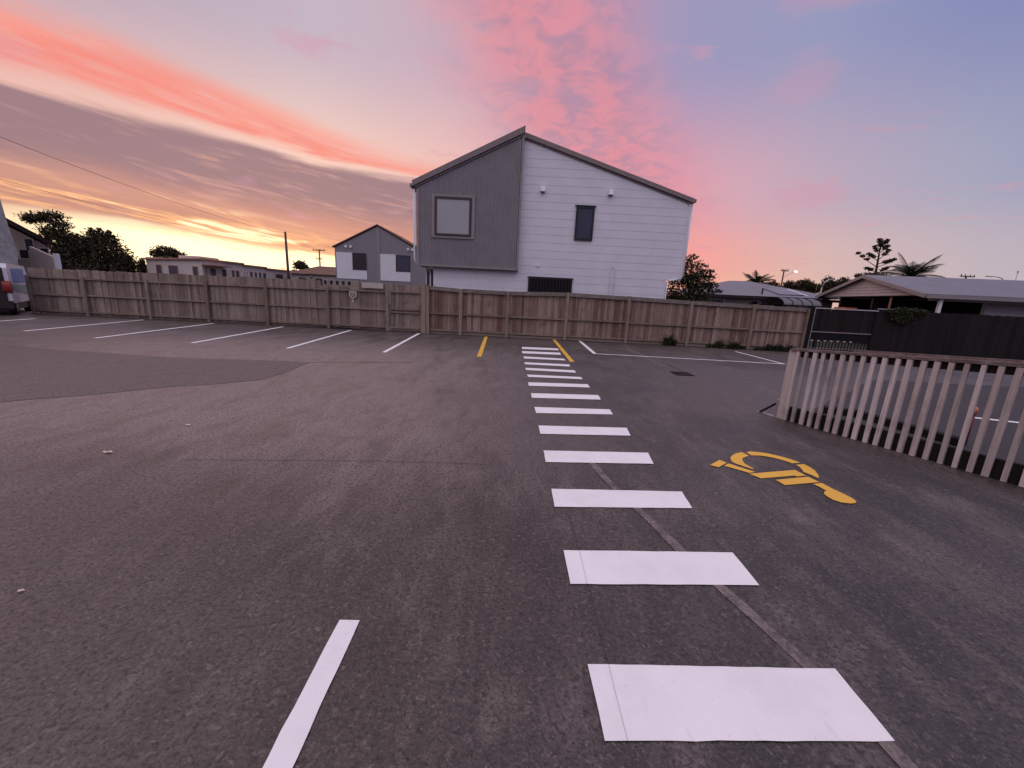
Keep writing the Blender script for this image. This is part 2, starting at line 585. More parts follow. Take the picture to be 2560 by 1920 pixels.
M['brown_frame'] = plain('brown_frame', (0.060, 0.038, 0.042), 0.45, 0.2)
M['blind'] = plain('blind', (0.40, 0.40, 0.42), 0.35, 0.05, 1.0)
M['glass'] = glass('glass', (0.05, 0.05, 0.075), 0.06)
M['glass_dark'] = glass('glass_dark', (0.020, 0.016, 0.018), 0.05)
M['white_plastic'] = plain('white_plastic', (0.78, 0.77, 0.80), 0.4, 0.05)
M['roof_grey'] = plain('roof_grey', (0.19, 0.18, 0.20), 0.5, 0.12, 1.2)
M['roof_brown'] = plain('roof_brown', (0.17, 0.090, 0.065), 0.8, 0.2, 1.2)
M['gable_board'] = plain('gable_board', (0.56, 0.49, 0.47), 0.7, 0.08, 1.0)
M['shade_glass'] = plain('shade_glass', (0.010, 0.009, 0.010), 0.5, 0.3, spec=0.15)
M['beige'] = plain('beige', (0.46, 0.39, 0.34), 0.8, 0.1, 1.0)
M['motel_wall'] = plain('motel_wall', (0.62, 0.54, 0.50), 0.8, 0.08, 0.8)
M['motel_trim'] = plain('motel_trim', (0.42, 0.22, 0.16), 0.7, 0.1, 0.8)
M['concrete'] = plain('concrete', (0.33, 0.29, 0.27), 0.9, 0.2, 5.0, bmp=0.3)
M['render_grey'] = plain('render_grey', (0.30, 0.29, 0.32), 0.9, 0.35, 3.0, bmp=0.4)
M['steel'] = plain('steel', (0.42, 0.40, 0.40), 0.4, 0.2, 9.0, metal=0.8)
M['black_steel'] = plain('black_steel', (0.008, 0.008, 0.009), 0.7, 0.3, spec=0.2)
M['navy'] = plain('navy', (0.012, 0.012, 0.022), 0.55, 0.3, 2.0)
M['bark'] = plain('bark', (0.075, 0.055, 0.042), 0.95, 0.3, 4.0)
M['pole_wood'] = plain('pole_wood', (0.11, 0.075, 0.055), 0.9, 0.25, 3.0)
M['galv'] = plain('galv', (0.55, 0.53, 0.52), 0.45, 0.1, 3.0, metal=0.3)
M['wire'] = plain('wire', (0.03, 0.025, 0.025), 0.6)
M['leaf_dark'] = foliage('leaf_dark', (0.028, 0.024, 0.013), (0.066, 0.052, 0.026))
M['leaf_mid'] = foliage('leaf_mid', (0.020, 0.026, 0.012), (0.056, 0.062, 0.028))
M['leaf_palm'] = foliage('leaf_palm', (0.030, 0.036, 0.020), (0.060, 0.066, 0.034))
M['grass'] = foliage('grass', (0.016, 0.022, 0.010), (0.050, 0.056, 0.026))
M['hedge'] = foliage('hedge', (0.040, 0.075, 0.018), (0.09, 0.14, 0.04))
M['litter'] = plain('litter', (0.62, 0.50, 0.42), 0.8, 0.2, 30)
M['red_lamp'] = plain('red_lamp', (0.28, 0.030, 0.030), 0.25, 0.2)
M['van_white'] = plain('van_white', (0.70, 0.70, 0.76), 0.3, 0.05)
M['van_dark'] = plain('van_dark', (0.030, 0.018, 0.018), 0.4, 0.2)
M['van_blue'] = plain('van_blue', (0.10, 0.22, 0.55), 0.3, 0.2, 6)
M['van_teal'] = plain('van_teal', (0.22, 0.34, 0.33), 0.35, 0.25, 6)
M['rubber'] = plain('rubber', (0.015, 0.014, 0.014), 0.9)
M['red_post'] = plain('red_post', (0.16, 0.018, 0.018), 0.5, 0.2)
M['orange'] = plain('orange', (0.60, 0.20, 0.11), 0.6, 0.15)
M['sign_cream'] = plain('sign_cream', (0.52, 0.46, 0.38), 0.7, 0.1, 8)
M['sign_white'] = plain('sign_white', (0.52, 0.46, 0.42), 0.7, 0.1, 8)
M['poly'] = glass('poly', (0.10, 0.095, 0.10), 0.35)
M['solar'] = glass('solar', (0.03, 0.035, 0.06), 0.12)
M['lamp_lit'] = emit('lamp_lit', (1.0, 0.85, 0.68), 5.0)

# ------------------------------------------------------------------ the setting
def sheet(poly, z):
    return MB().add([(x, y, z) for x, y in poly], [tuple(range(len(poly)))])

tag(sheet([(-900, -900), (900, -900), (900, 900), (-900, 900)], -0.05).build('ground', M['land']), kind='structure')
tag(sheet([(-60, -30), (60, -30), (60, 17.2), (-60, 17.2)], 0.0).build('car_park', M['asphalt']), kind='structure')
PATCH = [(-10.904, 8.334), (-9.649, 8.079), (-8.197, 7.934), (-6.652, 7.84), (-4.147, 8.051), (-4.053, 7.079), (-4.078, 6.328), (-4.592, 5.834), (-4.966, 5.628), (-5.528, 5.025), (-6.115, 4.55), (-9.0, 2.0), (-16.0, 0.5), (-18.0, 10.0)]
rnd = random.Random(5)
def rough_edge(poly, step=0.25, amp=0.02):
    out = []
    for i, a in enumerate(poly):
        b = poly[(i + 1) % len(poly)]
        L = math.hypot(b[0] - a[0], b[1] - a[1])
        n = max(1, int(L / step))
        for k in range(n):
            q = k / n
            j = amp if k else 0.0
            out.append((a[0] + (b[0] - a[0]) * q + rnd.uniform(-j, j), a[1] + (b[1] - a[1]) * q + rnd.uniform(-j, j)))
    return out
tag(sheet(rough_edge(PATCH, 0.3, 0.03), 0.004).build('asphalt_patch', M['asphalt_patch']), kind='structure')

def strip(pts, w, z, jit=0.0, seed=1):
    """flat strip that follows a polyline on the ground"""
    r_ = random.Random(seed)
    P = []
    for i in range(len(pts) - 1):
        a, b = Vector(pts[i]), Vector(pts[i + 1])
        n = max(1, int((b - a).length / 0.12)) if jit else 1
        for k in range(n):
            P.append(a.lerp(b, k / n))
    P.append(Vector(pts[-1]))
    L, R = [], []
    for i, p in enumerate(P):
        d = (P[min(i + 1, len(P) - 1)] - P[max(i - 1, 0)]).normalized()
        nrm = Vector((-d.y, d.x))
        o_ = r_.uniform(-jit, jit)
        ww = w * (r_.uniform(0.88, 1.1) if jit else 1.0)
        L.append(p + nrm * (ww / 2 + o_)); R.append(p - nrm * (ww / 2 - o_))
    n = len(P)
    return MB().add([(q.x, q.y, z) for q in L + R], [(i, n + i, n + i + 1, i + 1) for i in range(n - 1)])

for pts, w, sd in [([(0.467, 2.581), (0.473, 2.211), (0.474, 1.941), (0.482, 1.786), (0.477, 1.531), (0.48, 1.396), (0.48, 0.9)], 0.0026, 1),
                   ([(-2.864, 3.233), (-1.768, 3.357), (-0.996, 3.423), (-0.2, 3.46)], 0.005, 2),
                   ([(-4.147, 8.051), (-3.109, 8.367), (-2.2, 8.6)], 0.022, 3), ([(3.987, 10.6), (3.971, 9.1)], 0.03, 4)]:
    tag(strip(pts, w, 0.0048, w * 0.45, sd).build('asphalt_crack', M['crack']), kind='structure')

M['shaded_paving'] = asphalt('shaded_paving', (0.022, 0.017, 0.017), (0.044, 0.035, 0.034), (0.070, 0.056, 0.053), 31.0, 0.72)  # darkened asphalt, stands in for shade on the ground behind the slats
tag(sheet(rough_edge([(4.02, 5.50), (5.05, 3.55), (6.2, 1.4), (14.0, 1.4), (14.0, 9.4), (8.6, 9.4)], 0.2, 0.02), 0.003).build('shaded_paving', M['shaded_paving']), kind='structure')
M['contact_shade'] = plain('contact_shade', (0.030, 0.024, 0.020), 0.95, 0.5, 6.0)  # near black sheet colour for the contact shade along the fence foot
tag(sheet(rough_edge([(-18.2, 14.90), (-3.2, 14.88), (10.7, 14.80), (10.7, 15.6), (-18.2, 15.6)], 0.12, 0.035), 0.0035).build('contact_shade_strip', M['contact_shade']), kind='structure')
# ------------------------------------------------------------------ painted markings
def quadpaint(name, poly, mat, parent=None, z=0.006, amp=0.0022):
    return sheet(rough_edge(poly, 0.08, amp), z).build(name, mat, parent)

STRIPES = [
[(0.388, 1.428), (1.494, 1.468), (1.486, 1.173), (0.397, 1.123)],
[(0.375, 2.22), (1.47, 2.283), (1.466, 1.986), (0.379, 1.92)],
[(0.368, 3.033), (1.476, 3.1), (1.445, 2.828), (0.368, 2.745)],
[(0.358, 3.866), (1.464, 3.947), (1.426, 3.66), (0.361, 3.574)],
[(0.349, 4.67), (1.458, 4.753), (1.424, 4.463), (0.354, 4.37)],
[(0.334, 5.496), (1.432, 5.573), (1.419, 5.319), (0.346, 5.2)],
[(0.317, 6.318), (1.434, 6.422), (1.417, 6.12), (0.321, 6.019)],
[(0.292, 7.149), (1.403, 7.236), (1.395, 6.968), (0.297, 6.866)],
[(0.295, 7.883), (1.38, 7.899), (1.383, 7.687), (0.303, 7.648)],
[(0.275, 8.633), (1.356, 8.624), (1.348, 8.351), (0.285, 8.376)],
[(0.269, 9.381), (1.335, 9.39), (1.322, 9.091), (0.272, 9.102)],
[(0.264, 10.295), (1.307, 10.267), (1.329, 9.981), (0.272, 9.964)],
[(0.235, 11.316), (1.332, 11.375), (1.31, 10.942), (0.239, 10.882)],
[(0.247, 12.257), (1.362, 12.342), (1.348, 11.88), (0.247, 11.791)]]
zc = thing('pedestrian_crossing', 'walkway of white painted bars leading across the asphalt to the paling fence', 'crossing', (0.9, 6.5, 0))
for s_ in STRIPES:
    o = quadpaint('stripe', s_, M['white_paint'], None)
    o.parent = zc; o.matrix_parent_inverse = Matrix.Translation((-0.9, -6.5, 0))

M['paint_crack'] = plain('paint_crack', (0.50, 0.47, 0.48), 0.8)
for pts in ([(0.474, 2.225), (0.474, 2.05), (0.473, 1.925)], [(0.480, 1.431), (0.479, 1.30), (0.481, 1.127)]):
    local(strip(pts, 0.0026, 0.0072, 0.001, 6).build('paint_crack', M['paint_crack']), zc)

def line_poly(a, b, w):
    a, b = Vector(a), Vector(b)
    d = (b - a).normalized(); n_ = Vector((-d.y, d.x)) * w / 2
    return [tuple(a + n_), tuple(b + n_), tuple(b - n_), tuple(a - n_)]

BAY = [((-15.6, 11.2), (-16.0, 13.3), 'short faded white bay line beside the parked van, farthest left of the bay lines'),
       ((-12.857, 10.374), (-13.608, 14.619), 'white bay line second from the parked van'),
       ((-10.383, 9.789), (-11.035, 14.64), 'white bay line third from the parked van'),
       ((-7.98, 9.785), (-8.509, 14.681), 'white bay line fourth from the parked van, just beyond the dark asphalt patch'),
       ((-5.552, 9.682), (-5.997, 14.656), 'white bay line fifth from the parked van, ending below the narrow white board'),
       ((-3.218, 9.805), (-3.521, 14.798), 'white bay line ending at the thick post of the paling fence')]
for a, b, lb in BAY:
    tag(quadpaint('bay_line', line_poly(a, b, 0.10), M['white_paint']), lb, 'bay line', 'white lines of the parking bays')
tag(quadpaint('bay_line', [(-0.762, 1.598), (-0.668, 1.601), (-0.640, 0.2), (-0.742, 0.2)], M['white_paint']),
    'wide white line in the foreground running out of the bottom edge', 'bay line', 'white lines of the parking bays')
tag(quadpaint('bay_line', line_poly((-0.858, 9.881), (-1.039, 14.795), 0.115), M['yellow_paint']),
    'yellow bay line left of the walkway, alone on the asphalt', 'bay line', 'yellow lines of the accessible bay')
tag(quadpaint('bay_line', line_poly((1.467, 9.806), (1.481, 14.9), 0.115), M['yellow_paint']),
    'yellow bay line touching the right end of the farthest walkway bars', 'bay line', 'yellow lines of the accessible bay')
corner = thing('bay_outline', 'three sided white outline of the bay right of the walkway, against the fence', 'bay line', (5, 12.5, 0))
for a, b, w in (((2.436, 14.85), (2.36, 11.54), 0.11), ((2.31, 11.54), (7.80, 11.36), 0.085), ((7.745, 11.34), (7.74, 13.95), 0.085)):
    z_ = 0.006 if w != 0.11 else 0.0075
    o = quadpaint('side_line', line_poly(a, b, w), M['white_paint'], None, z_ if a[0] < 7 else 0.0085)
    o.parent = corner; o.matrix_parent_inverse = Matrix.Translation((-5, -12.5, 0))

SYM = dict(
 footrest=[(1.998, 3.702), (2.162, 3.844), (2.207, 3.782), (2.06, 3.656)],
 shin=[(2.138, 3.702), (2.213, 3.763), (2.379, 3.585), (2.305, 3.556)],
 wheel_arc=[(2.314, 3.921), (2.369, 3.988), (2.451, 4.061), (2.537, 4.102), (2.557, 4.007), (2.444, 3.926), (2.408, 3.863), (2.387, 3.782), (2.409, 3.662), (2.39, 3.651), (2.291, 3.763), (2.277, 3.824)],
 wheel_arc_top=[(2.585, 4.103), (2.635, 4.136), (2.718, 4.133), (2.811, 4.107), (2.88, 4.061), (2.936, 4.011), (2.983, 3.953), (3.019, 3.881), (2.915, 3.852), (2.869, 3.925), (2.809, 3.979), (2.735, 4.015), (2.675, 4.027), (2.591, 4.017)],
 wheel_arc_end=[(2.932, 3.819), (3.034, 3.849), (3.044, 3.773), (3.031, 3.687), (2.984, 3.58), (2.935, 3.511), (2.916, 3.583), (2.886, 3.645), (2.903, 3.682), (2.927, 3.748)],
 thigh=[(2.294, 3.537), (2.828, 3.684), (2.85, 3.561), (2.739, 3.528), (2.73, 3.546), (2.35, 3.444)],
 arm=[(2.477, 3.429), (2.852, 3.536), (2.879, 3.427), (2.494, 3.325)],
 torso_and_head=[(2.787, 3.381), (2.887, 3.41), (2.906, 3.29), (2.931, 3.202), (2.942, 3.124), (2.93, 3.077), (2.894, 3.047), (2.844, 3.036), (2.777, 3.048), (2.742, 3.089), (2.735, 3.15), (2.744, 3.19), (2.78, 3.235), (2.812, 3.251), (2.804, 3.327)])
sym = thing('wheelchair_symbol', 'yellow stencilled wheelchair symbol on the asphalt by the slatted fence', 'symbol', (2.5, 3.6, 0))
for k, p in SYM.items():
    o = sheet(p, 0.006).build(k.replace('_top', '').replace('_end', ''), M['yellow_paint'])
    o.parent = sym; o.matrix_parent_inverse = Matrix.Translation((-2.5, -3.6, 0))

GH = [(0.81, 3.62), (0.90, 3.15), (1.05, 2.63), (1.137, 2.275), (1.23, 1.965), (1.383, 1.485), (1.445, 1.17), (1.50, 0.8)]
tag(strip(GH, 0.068, 0.0045, 0.002, 9).build('faded_line', M['ghost']), 'worn grey strip crossing beneath the nearest walkway bars', 'worn line')
tag(strip([(3.868, 14.244), (3.717, 9.775)], 0.07, 0.0045, 0.006, 10).build('faded_line', M['ghost']), 'worn grey line running from the fence across the white bay outline', 'worn line')

dr = thing('drain_grate', 'dark square drain grate in the asphalt right of the walkway', 'drain', (3.82, 8.87, 0))
fr = MB()
fr.box(3.62, 4.02, 8.67, 8.70, 0.001, 0.012).box(3.62, 4.02, 9.06, 9.09, 0.001, 0.012).box(3.62, 3.65, 8.70, 9.06, 0.001, 0.012).box(3.99, 4.02, 8.70, 9.06, 0.001, 0.012)
local(fr.build('frame', M['black_steel']), dr)
local(sheet([(3.65, 8.70), (3.99, 8.70), (3.99, 9.06), (3.65, 9.06)], 0.0045).build('sump', M['crack']), dr)
for k in range(7):
    local(MB().box(3.67 + k * 0.045, 3.685 + k * 0.045, 8.70, 9.06, 0.005, 0.011).build('bar', M['black_steel']), dr)

def leaf_litter(x, y, s, seed, label):
    r_ = random.Random(seed)
    n = 9
    ring = [(x + s * (1 + 0.3 * r_.uniform(-1, 1)) * math.cos(2 * math.pi * k / n), y + 0.55 * s * (1 + 0.3 * r_.uniform(-1, 1)) * math.sin(2 * math.pi * k / n), 0.006 + r_.uniform(0, 0.45) * s) for k in range(n)]
    mb = MB().add(ring + [(x, y, 0.008)], [(k, (k + 1) % n, n) for k in range(n)])
    tag(mb.build('fallen_leaf', M['litter']), label, 'leaf', 'pale leaves lying on the asphalt')
leaf_litter(-3.475, 4.082, 0.035, 1, 'pale curled leaf on the asphalt, nearest the dark patch')
leaf_litter(-3.574, 3.305, 0.034, 2, 'pale dry leaf on the asphalt, middle one of the three')
leaf_litter(-2.371, 1.675, 0.016, 3, 'small pale leaf on the asphalt near the left edge, nearest the camera')

# ------------------------------------------------------------------ paling fences
FY = 15.0
unit_paling = MB().box(-0.5, 0.5, -0.5, 0.5, 0, 1).mesh('paling')
def paling(root, x, z0, z1, mat, w, rs):
    o = bpy.data.objects.new('paling', unit_paling)
    C.objects.link(o)
    o.parent = root
    if not unit_paling.materials:
        unit_paling.materials.append(M['paling'])
    o.material_slots[0].link = 'OBJECT'
    o.material_slots[0].material = mat
    o.location = (x - root.location.x, FY + 0.06 + (0.011 if int(x * 97) % 2 else -0.011) + rs.uniform(-0.001, 0.001) - root.location.y, z0)
    o.scale = (w, 0.018, z1 - z0)
    o.rotation_euler = (rs.uniform(-0.004, 0.004), rs.uniform(-0.005, 0.005), rs.uniform(-0.04, 0.04))
    return o

def fence(root, posts, top, above, mat, seed, post_w=0.10, top_h=0.045, low=None, kick=False):
    rs = random.Random(seed)
    for i, px in enumerate(posts):
        w = post_w * rs.uniform(0.92, 1.1)
        zt = top(px) - above * 0.9 + rs.uniform(-0.01, 0.02)
        tl = rs.uniform(-0.012, 0.012)
        local(MB().add([(px - w / 2, FY - 0.075, -0.2), (px + w / 2, FY - 0.075, -0.2), (px + w / 2, FY + 0.012, -0.2), (px - w / 2, FY + 0.012, -0.2),
                        (px - w / 2 + tl, FY - 0.075, zt), (px + w / 2 + tl, FY - 0.075, zt), (px + w / 2 + tl, FY + 0.012, zt), (px - w / 2 + tl, FY + 0.012, zt)],
                       [(0, 3, 2, 1), (4, 5, 6, 7), (0, 1, 5, 4), (1, 2, 6, 5), (2, 3, 7, 6), (3, 0, 4, 7)]).build('post', M['post']), root)
    for a, b in zip(posts[:-1], posts[1:]):
        a2, b2 = a + post_w / 2 + 0.004, b - post_w / 2 - 0.004
        za, zb = top(a) - above, top(b) - above
        def slab(z0a, z1a, z0b, z1b, y0, y1):
            return MB().add([(a2, y0, z0a), (b2, y0, z0b), (b2, y1, z0b), (a2, y1, z0a), (a2, y0, z1a), (b2, y0, z1b), (b2, y1, z1b), (a2, y1, z1a)],
                            [(0, 3, 2, 1), (4, 5, 6, 7), (0, 1, 5, 4), (1, 2, 6, 5), (2, 3, 7, 6), (3, 0, 4, 7)])
        j = rs.uniform(-0.015, 0.015)
        local(slab(za - top_h, za, zb - top_h, zb, FY - 0.035, FY + 0.045).build('rail', M['cap_rail'] if top_h > 0.1 else M['rail']), root)
        mz = 0.43 * top((a + b) / 2) + j
        local(slab(mz, mz + 0.055, mz, mz + 0.055, FY - 0.025, FY + 0.045).build('rail', M['rail']), root)
        bz = 0.115 + j * 0.5
        local(slab(bz, bz + 0.055, bz, bz + 0.055, FY - 0.025, FY + 0.045).build('rail', M['rail']), root)
        if kick:
            local(slab(-0.02, bz - 0.035, -0.02, bz - 0.035, FY + 0.0, FY + 0.045).build('kickboard', M['rail']), root)
    x = posts[0] - 0.02
    while x < posts[-1] + 0.02:
        w = rs.choice([0.085, 0.095, 0.10, 0.12, 0.14, 0.15])
        xm = x + w / 2
        zt = top(xm) + rs.uniform(-0.022, 0.014)
        if above < 0.05:
            zt -= 0.02
        if low and low[0] < xm < low[1]:
            zt = low[2]
        paling(root, xm, rs.uniform(0.03, 0.06), zt, mat, w + rs.choice([0.012, 0.010, 0.006, -0.001]), rs)
        x += w

lf = thing('paling_fence', 'long grey weathered paling fence behind the left bays, palings standing above the top rail', 'fence', (-11.0, FY, 0))
fence(lf, [-18.0, -15.95, -13.60, -11.42, -9.22, -6.95, -4.75], lambda x: 1.66 + 0.10 * (x + 18) / 13.2, 0.30, M['paling_grey'], 3, low=(-7.2, -6.05, 1.56))
rf = thing('paling_fence', 'brown paling fence with a broad lichened top board, in front of the two storey house', 'fence', (3.5, FY, 0))
RP = [(-3.25, 1.735), (-2.03, 1.685), (-0.31, 1.675), (1.88, 1.735), (4.15, 1.705), (6.44, 1.665), (8.74, 1.635), (10.72, 1.61)]
fence(rf, [p[0] for p in RP], lambda x: float(np.interp(x, [p[0] for p in RP], [p[1] for p in RP])), 0.0, M['paling'], 8, 0.105, 0.135, kick=True)

# narrow gate between both fences
gt = thing('fence_gate', 'narrow paling gate with pale rails between the two fence runs, beside a thick post', 'gate', (-4.1, FY, 0))
rs = random.Random(21)
x = -4.66
while x < -3.56:
    w = rs.choice([0.095, 0.10, 0.14])
    paling(gt, x + w / 2, 0.07, 1.72 + rs.uniform(-0.01, 0.01), M['paling_grey'], w - 0.007, rs)
    x += w
for z0, z1, mt in ((1.43, 1.475, 'post'), (0.80, 0.86, 'rail'), (0.70, 0.745, 'post'), (0.12, 0.18, 'rail')):
    local(MB().box(-4.66, -3.56, FY - 0.03, FY + 0.045, z0, z1).build('rail', M[mt]), gt)
local(MB().box(-3.48, -3.32, FY - 0.10, FY + 0.05, -0.2, 1.79).build('gate_post', M['post']), gt)

# boards and plate fixed to the fence
tag(MB().box(-5.66, -4.88, FY - 0.065, FY - 0.045, 1.545, 1.74).build('blank_board', M['sign_white']), 'blank off-white board fixed along the top of the grey paling fence', 'board')
sg = thing('parking_sign', 'small shield shaped cream parking plate on the grey fence', 'sign', (-6.0, FY - 0.05, 1.3))
shield = [(-6.13, 1.40), (-5.87, 1.40), (-5.86, 1.24), (-5.92, 1.17), (-6.0, 1.14), (-6.08, 1.17), (-6.14, 1.24)]
local(MB().prism(shield, FY - 0.062, FY - 0.042).build('plate', M['sign_cream']), sg)
local(MB().prism([(-6.0 + (p[0] + 6.0) * 0.70, 1.285 + (p[1] - 1.285) * 0.70) for p in shield], FY - 0.067, FY - 0.0625).build('panel', M['rail']), sg)
for z in (1.335, 1.275):
    local(MB().box(-6.05, -5.95, FY - 0.071, FY - 0.0675, z - 0.015, z + 0.015).build('bar', M['sign_cream']), sg)
local(MB().box(-6.02, -5.98, FY - 0.062, FY - 0.042, 1.0, 1.135).build('stake', M['sign_cream']), sg)

bw = thing('breeze_block_wall', 'row of pierced concrete blocks showing over the low stretch of grey fence', 'wall', (-6.6, 15.45, 0))
local(MB().box(-7.3, -5.95, 15.36, 15.56, -0.1, 1.54).build('base_wall', M['concrete']), bw)
for k in range(6):
    x0 = -7.30 + k * 0.225; x1 = x0 + 0.22
    local(MB().box(x0, x1, 15.36, 15.56, 1.545, 1.60).box(x0, x1, 15.36, 15.56, 1.745, 1.79).box(x0, x0 + 0.055, 15.36, 15.56, 1.60, 1.745).box(x1 - 0.055, x1, 15.36, 15.56, 1.60, 1.745).box(x0 + 0.055, x1 - 0.055, 15.53, 15.56, 1.60, 1.745).build('block', M['concrete']), bw)

# ------------------------------------------------------------------ foliage builders
def leaf_mesh(name, blobs, n, size, mat, seed, parent=None, flat=0.0, hollow=0.55):
    """blobs: (x, y, z, rx, ry, rz); many small leaf faces in each blob"""
    r_ = np.random.default_rng(seed)
    B = np.array(blobs, float)
    w = (B[:, 3] * B[:, 5]); w /= w.sum()
    idx = r_.choice(len(B), n, p=w)
    d = r_.normal(size=(n, 3)); d /= np.linalg.norm(d, axis=1)[:, None]
    rr = hollow + (1 - hollow) * r_.random(n) ** 0.8
    rr *= 1 + 0.22 * np.sin(d[:, 0] * 7 + idx) * np.sin(d[:, 2] * 6 + idx * 2.1) + 0.10 * r_.normal(size=n)
    c = B[idx, :3] + d * B[idx, 3:] * rr[:, None]
    a = r_.normal(size=(n, 3)); a /= np.linalg.norm(a, axis=1)[:, None]
    a[:, 2] *= (1 - flat)
    b = np.cross(a, r_.normal(size=(n, 3))); b /= (np.linalg.norm(b, axis=1)[:, None] + 1e-6)
    s = size * r_.uniform(0.5, 1.5, n)[:, None]
    v = np.stack([c - a * s, c - b * s * 0.45, c + a * s, c + b * s * 0.45], 1).reshape(-1, 3)
    me = bpy.data.meshes.new(name)
    me.vertices.add(4 * n); me.vertices.foreach_set('co', v.ravel())
    me.loops.add(4 * n); me.loops.foreach_set('vertex_index', np.arange(4 * n))
    me.polygons.add(n); me.polygons.foreach_set('loop_start', np.arange(0, 4 * n, 4))
    me.update(calc_edges=True)
    o = mesh_obj(name, me, mat)
    if parent is not None:
        local(o, parent)
    return o

def tree(label, base, blobs, n, size, mat, seed, trunk_r=0.25, group=None, name='tree', hollow=0.45):
    x, y, z = base
    t_ = thing(name, label, 'tree', base, group)
    r_ = random.Random(seed)
    top = max(b[2] for b in blobs)
    mb = MB()
    hub = Vector((x, y, z + (top - z) * 0.45))
    mb.tube([Vector(base) - Vector((0, 0, 0.3)), Vector((x + 0.1, y, z + (top - z) * 0.2)), hub], [trunk_r, trunk_r * 0.8, trunk_r * 0.6], 8)
    local(mb.build('trunk', M['bark'], None, True), t_)
    lb = MB()
    for b in blobs:
        e = Vector(b[:3])
        m_ = hub.lerp(e, 0.5) + Vector((r_.uniform(-.2, .2), r_.uniform(-.2, .2), 0.15))
        lb.tube([hub, m_, e], [trunk_r * 0.4, trunk_r * 0.22, trunk_r * 0.07], 6)
    local(lb.build('limbs', M['bark'], None, True), t_)
    leaf_mesh('crown', blobs, n, size, mat, seed, t_, hollow=hollow)
    return t_

def at(Xr, z45, Y, Y0):
    """move a point measured at depth Y0 to depth Y along its own sight line"""
    return (Xr * Y / Y0, Y, EYE + (z45 - EYE) * Y / Y0)

# ------------------------------------------------------------------ the two-storey house
HY = 18.0
house = thing('two_storey_house', 'two storey house with grey corrugated bay and white weatherboards behind the paling fence', 'house', (1.4, HY, 0))
wall = local(MB().prism([(-3.66, -0.1), (6.44, -0.1), (6.44, 2.60), (7.08, 2.60), (7.08, 5.66), (0.0, 7.80), (-4.30, 5.70), (-4.30, 2.63), (-3.66, 2.63)], HY + 0.03, HY + 9.0).build('wall', M['white_board']), house)
BZ = 0.325
def xr(z):
    return min(7.09, (7.83 - z) / 0.3055)
z = -0.10
nb = 0
boards = []
while z < 7.6:
    z1 = z + BZ
    segs = []
    if z1 <= 2.62:
        segs.append((-3.67, 6.45))
    else:
        segs.append((0.0, 99))
    for a, b in segs:
        b0, b1 = min(b, xr(z)), min(b, xr(z1))
        if b1 <= a + 0.02:
            b1 = a + 0.02
        mb = MB().add([(a, HY - 0.010, z), (b0, HY - 0.010, z), (b0, HY + 0.028, z), (a, HY + 0.028, z),
                       (a, HY - 0.004, z1 - 0.003), (b1, HY - 0.004, z1 - 0.003), (b1, HY + 0.028, z1 - 0.003), (a, HY + 0.028, z1 - 0.003)],
                      [(0, 3, 2, 1), (4, 5, 6, 7), (0, 1, 5, 4), (1, 2, 6, 5), (2, 3, 7, 6), (3, 0, 4, 7)])
        o = mb.build('weatherboard', M['white_board'])
        o.parent = wall
        o.matrix_parent_inverse = Matrix.Translation(Vector((0, 0, 0)))
    z = z1
# corner boards
local(MB().box(6.40, 6.47, HY - 0.035, HY + 0.02, -0.1, 2.58).build('corner_board', M['white_board']), house)
local(MB().box(7.03, 7.115, HY - 0.035, HY + 0.02, 2.60, 5.68).build('corner_board', M['white_board']), house)
# corrugated bay
CY = HY - 0.30
def corr_sheet():
    n = int(4.30 / 0.10 * 8)
    xs = [-4.28 + 4.26 * i / n for i in range(n + 1)]
    v, f = [], []
    for x_ in xs:
        yy = CY + 0.017 * math.sin(2 * math.pi * x_ / 0.10)
        top_ = 7.80 + x_ * 0.487
        v += [(x_, yy, 2.66), (x_, yy, min(top_, 7.80))]
    for i in range(n):
        f.append((2 * i, 2 * i + 2, 2 * i + 3, 2 * i + 1))
    return MB().add(v, f)
bay = local(MB().prism([(-4.30, 2.64), (-0.02, 2.64), (-0.02, 7.74), (-4.30, 5.66)], CY + 0.016, HY + 0.03).build('bay', M['grey_corr']), house)
o = corr_sheet().build('corrugated_cladding', M['grey_corr'], None, True); o.parent = bay; o.matrix_parent_inverse = Matrix.Identity(4)
for mbx, nm in ((MB().box(-4.33, -4.22, CY - 0.035, CY + 0.02, 2.62, 5.60), 'corner_flashing'), (MB().box(-0.075, 0.01, CY - 0.035, HY + 0.02, 2.62, 7.80), 'corner_flashing'),
                (MB().box(-4.33, 0.01, CY - 0.04, HY + 0.02, 2.585, 2.665), 'base_flashing')):
    o = mbx.build(nm, M['grey_trim']); o.parent = bay; o.matrix_parent_inverse = Matrix.Identity(4)
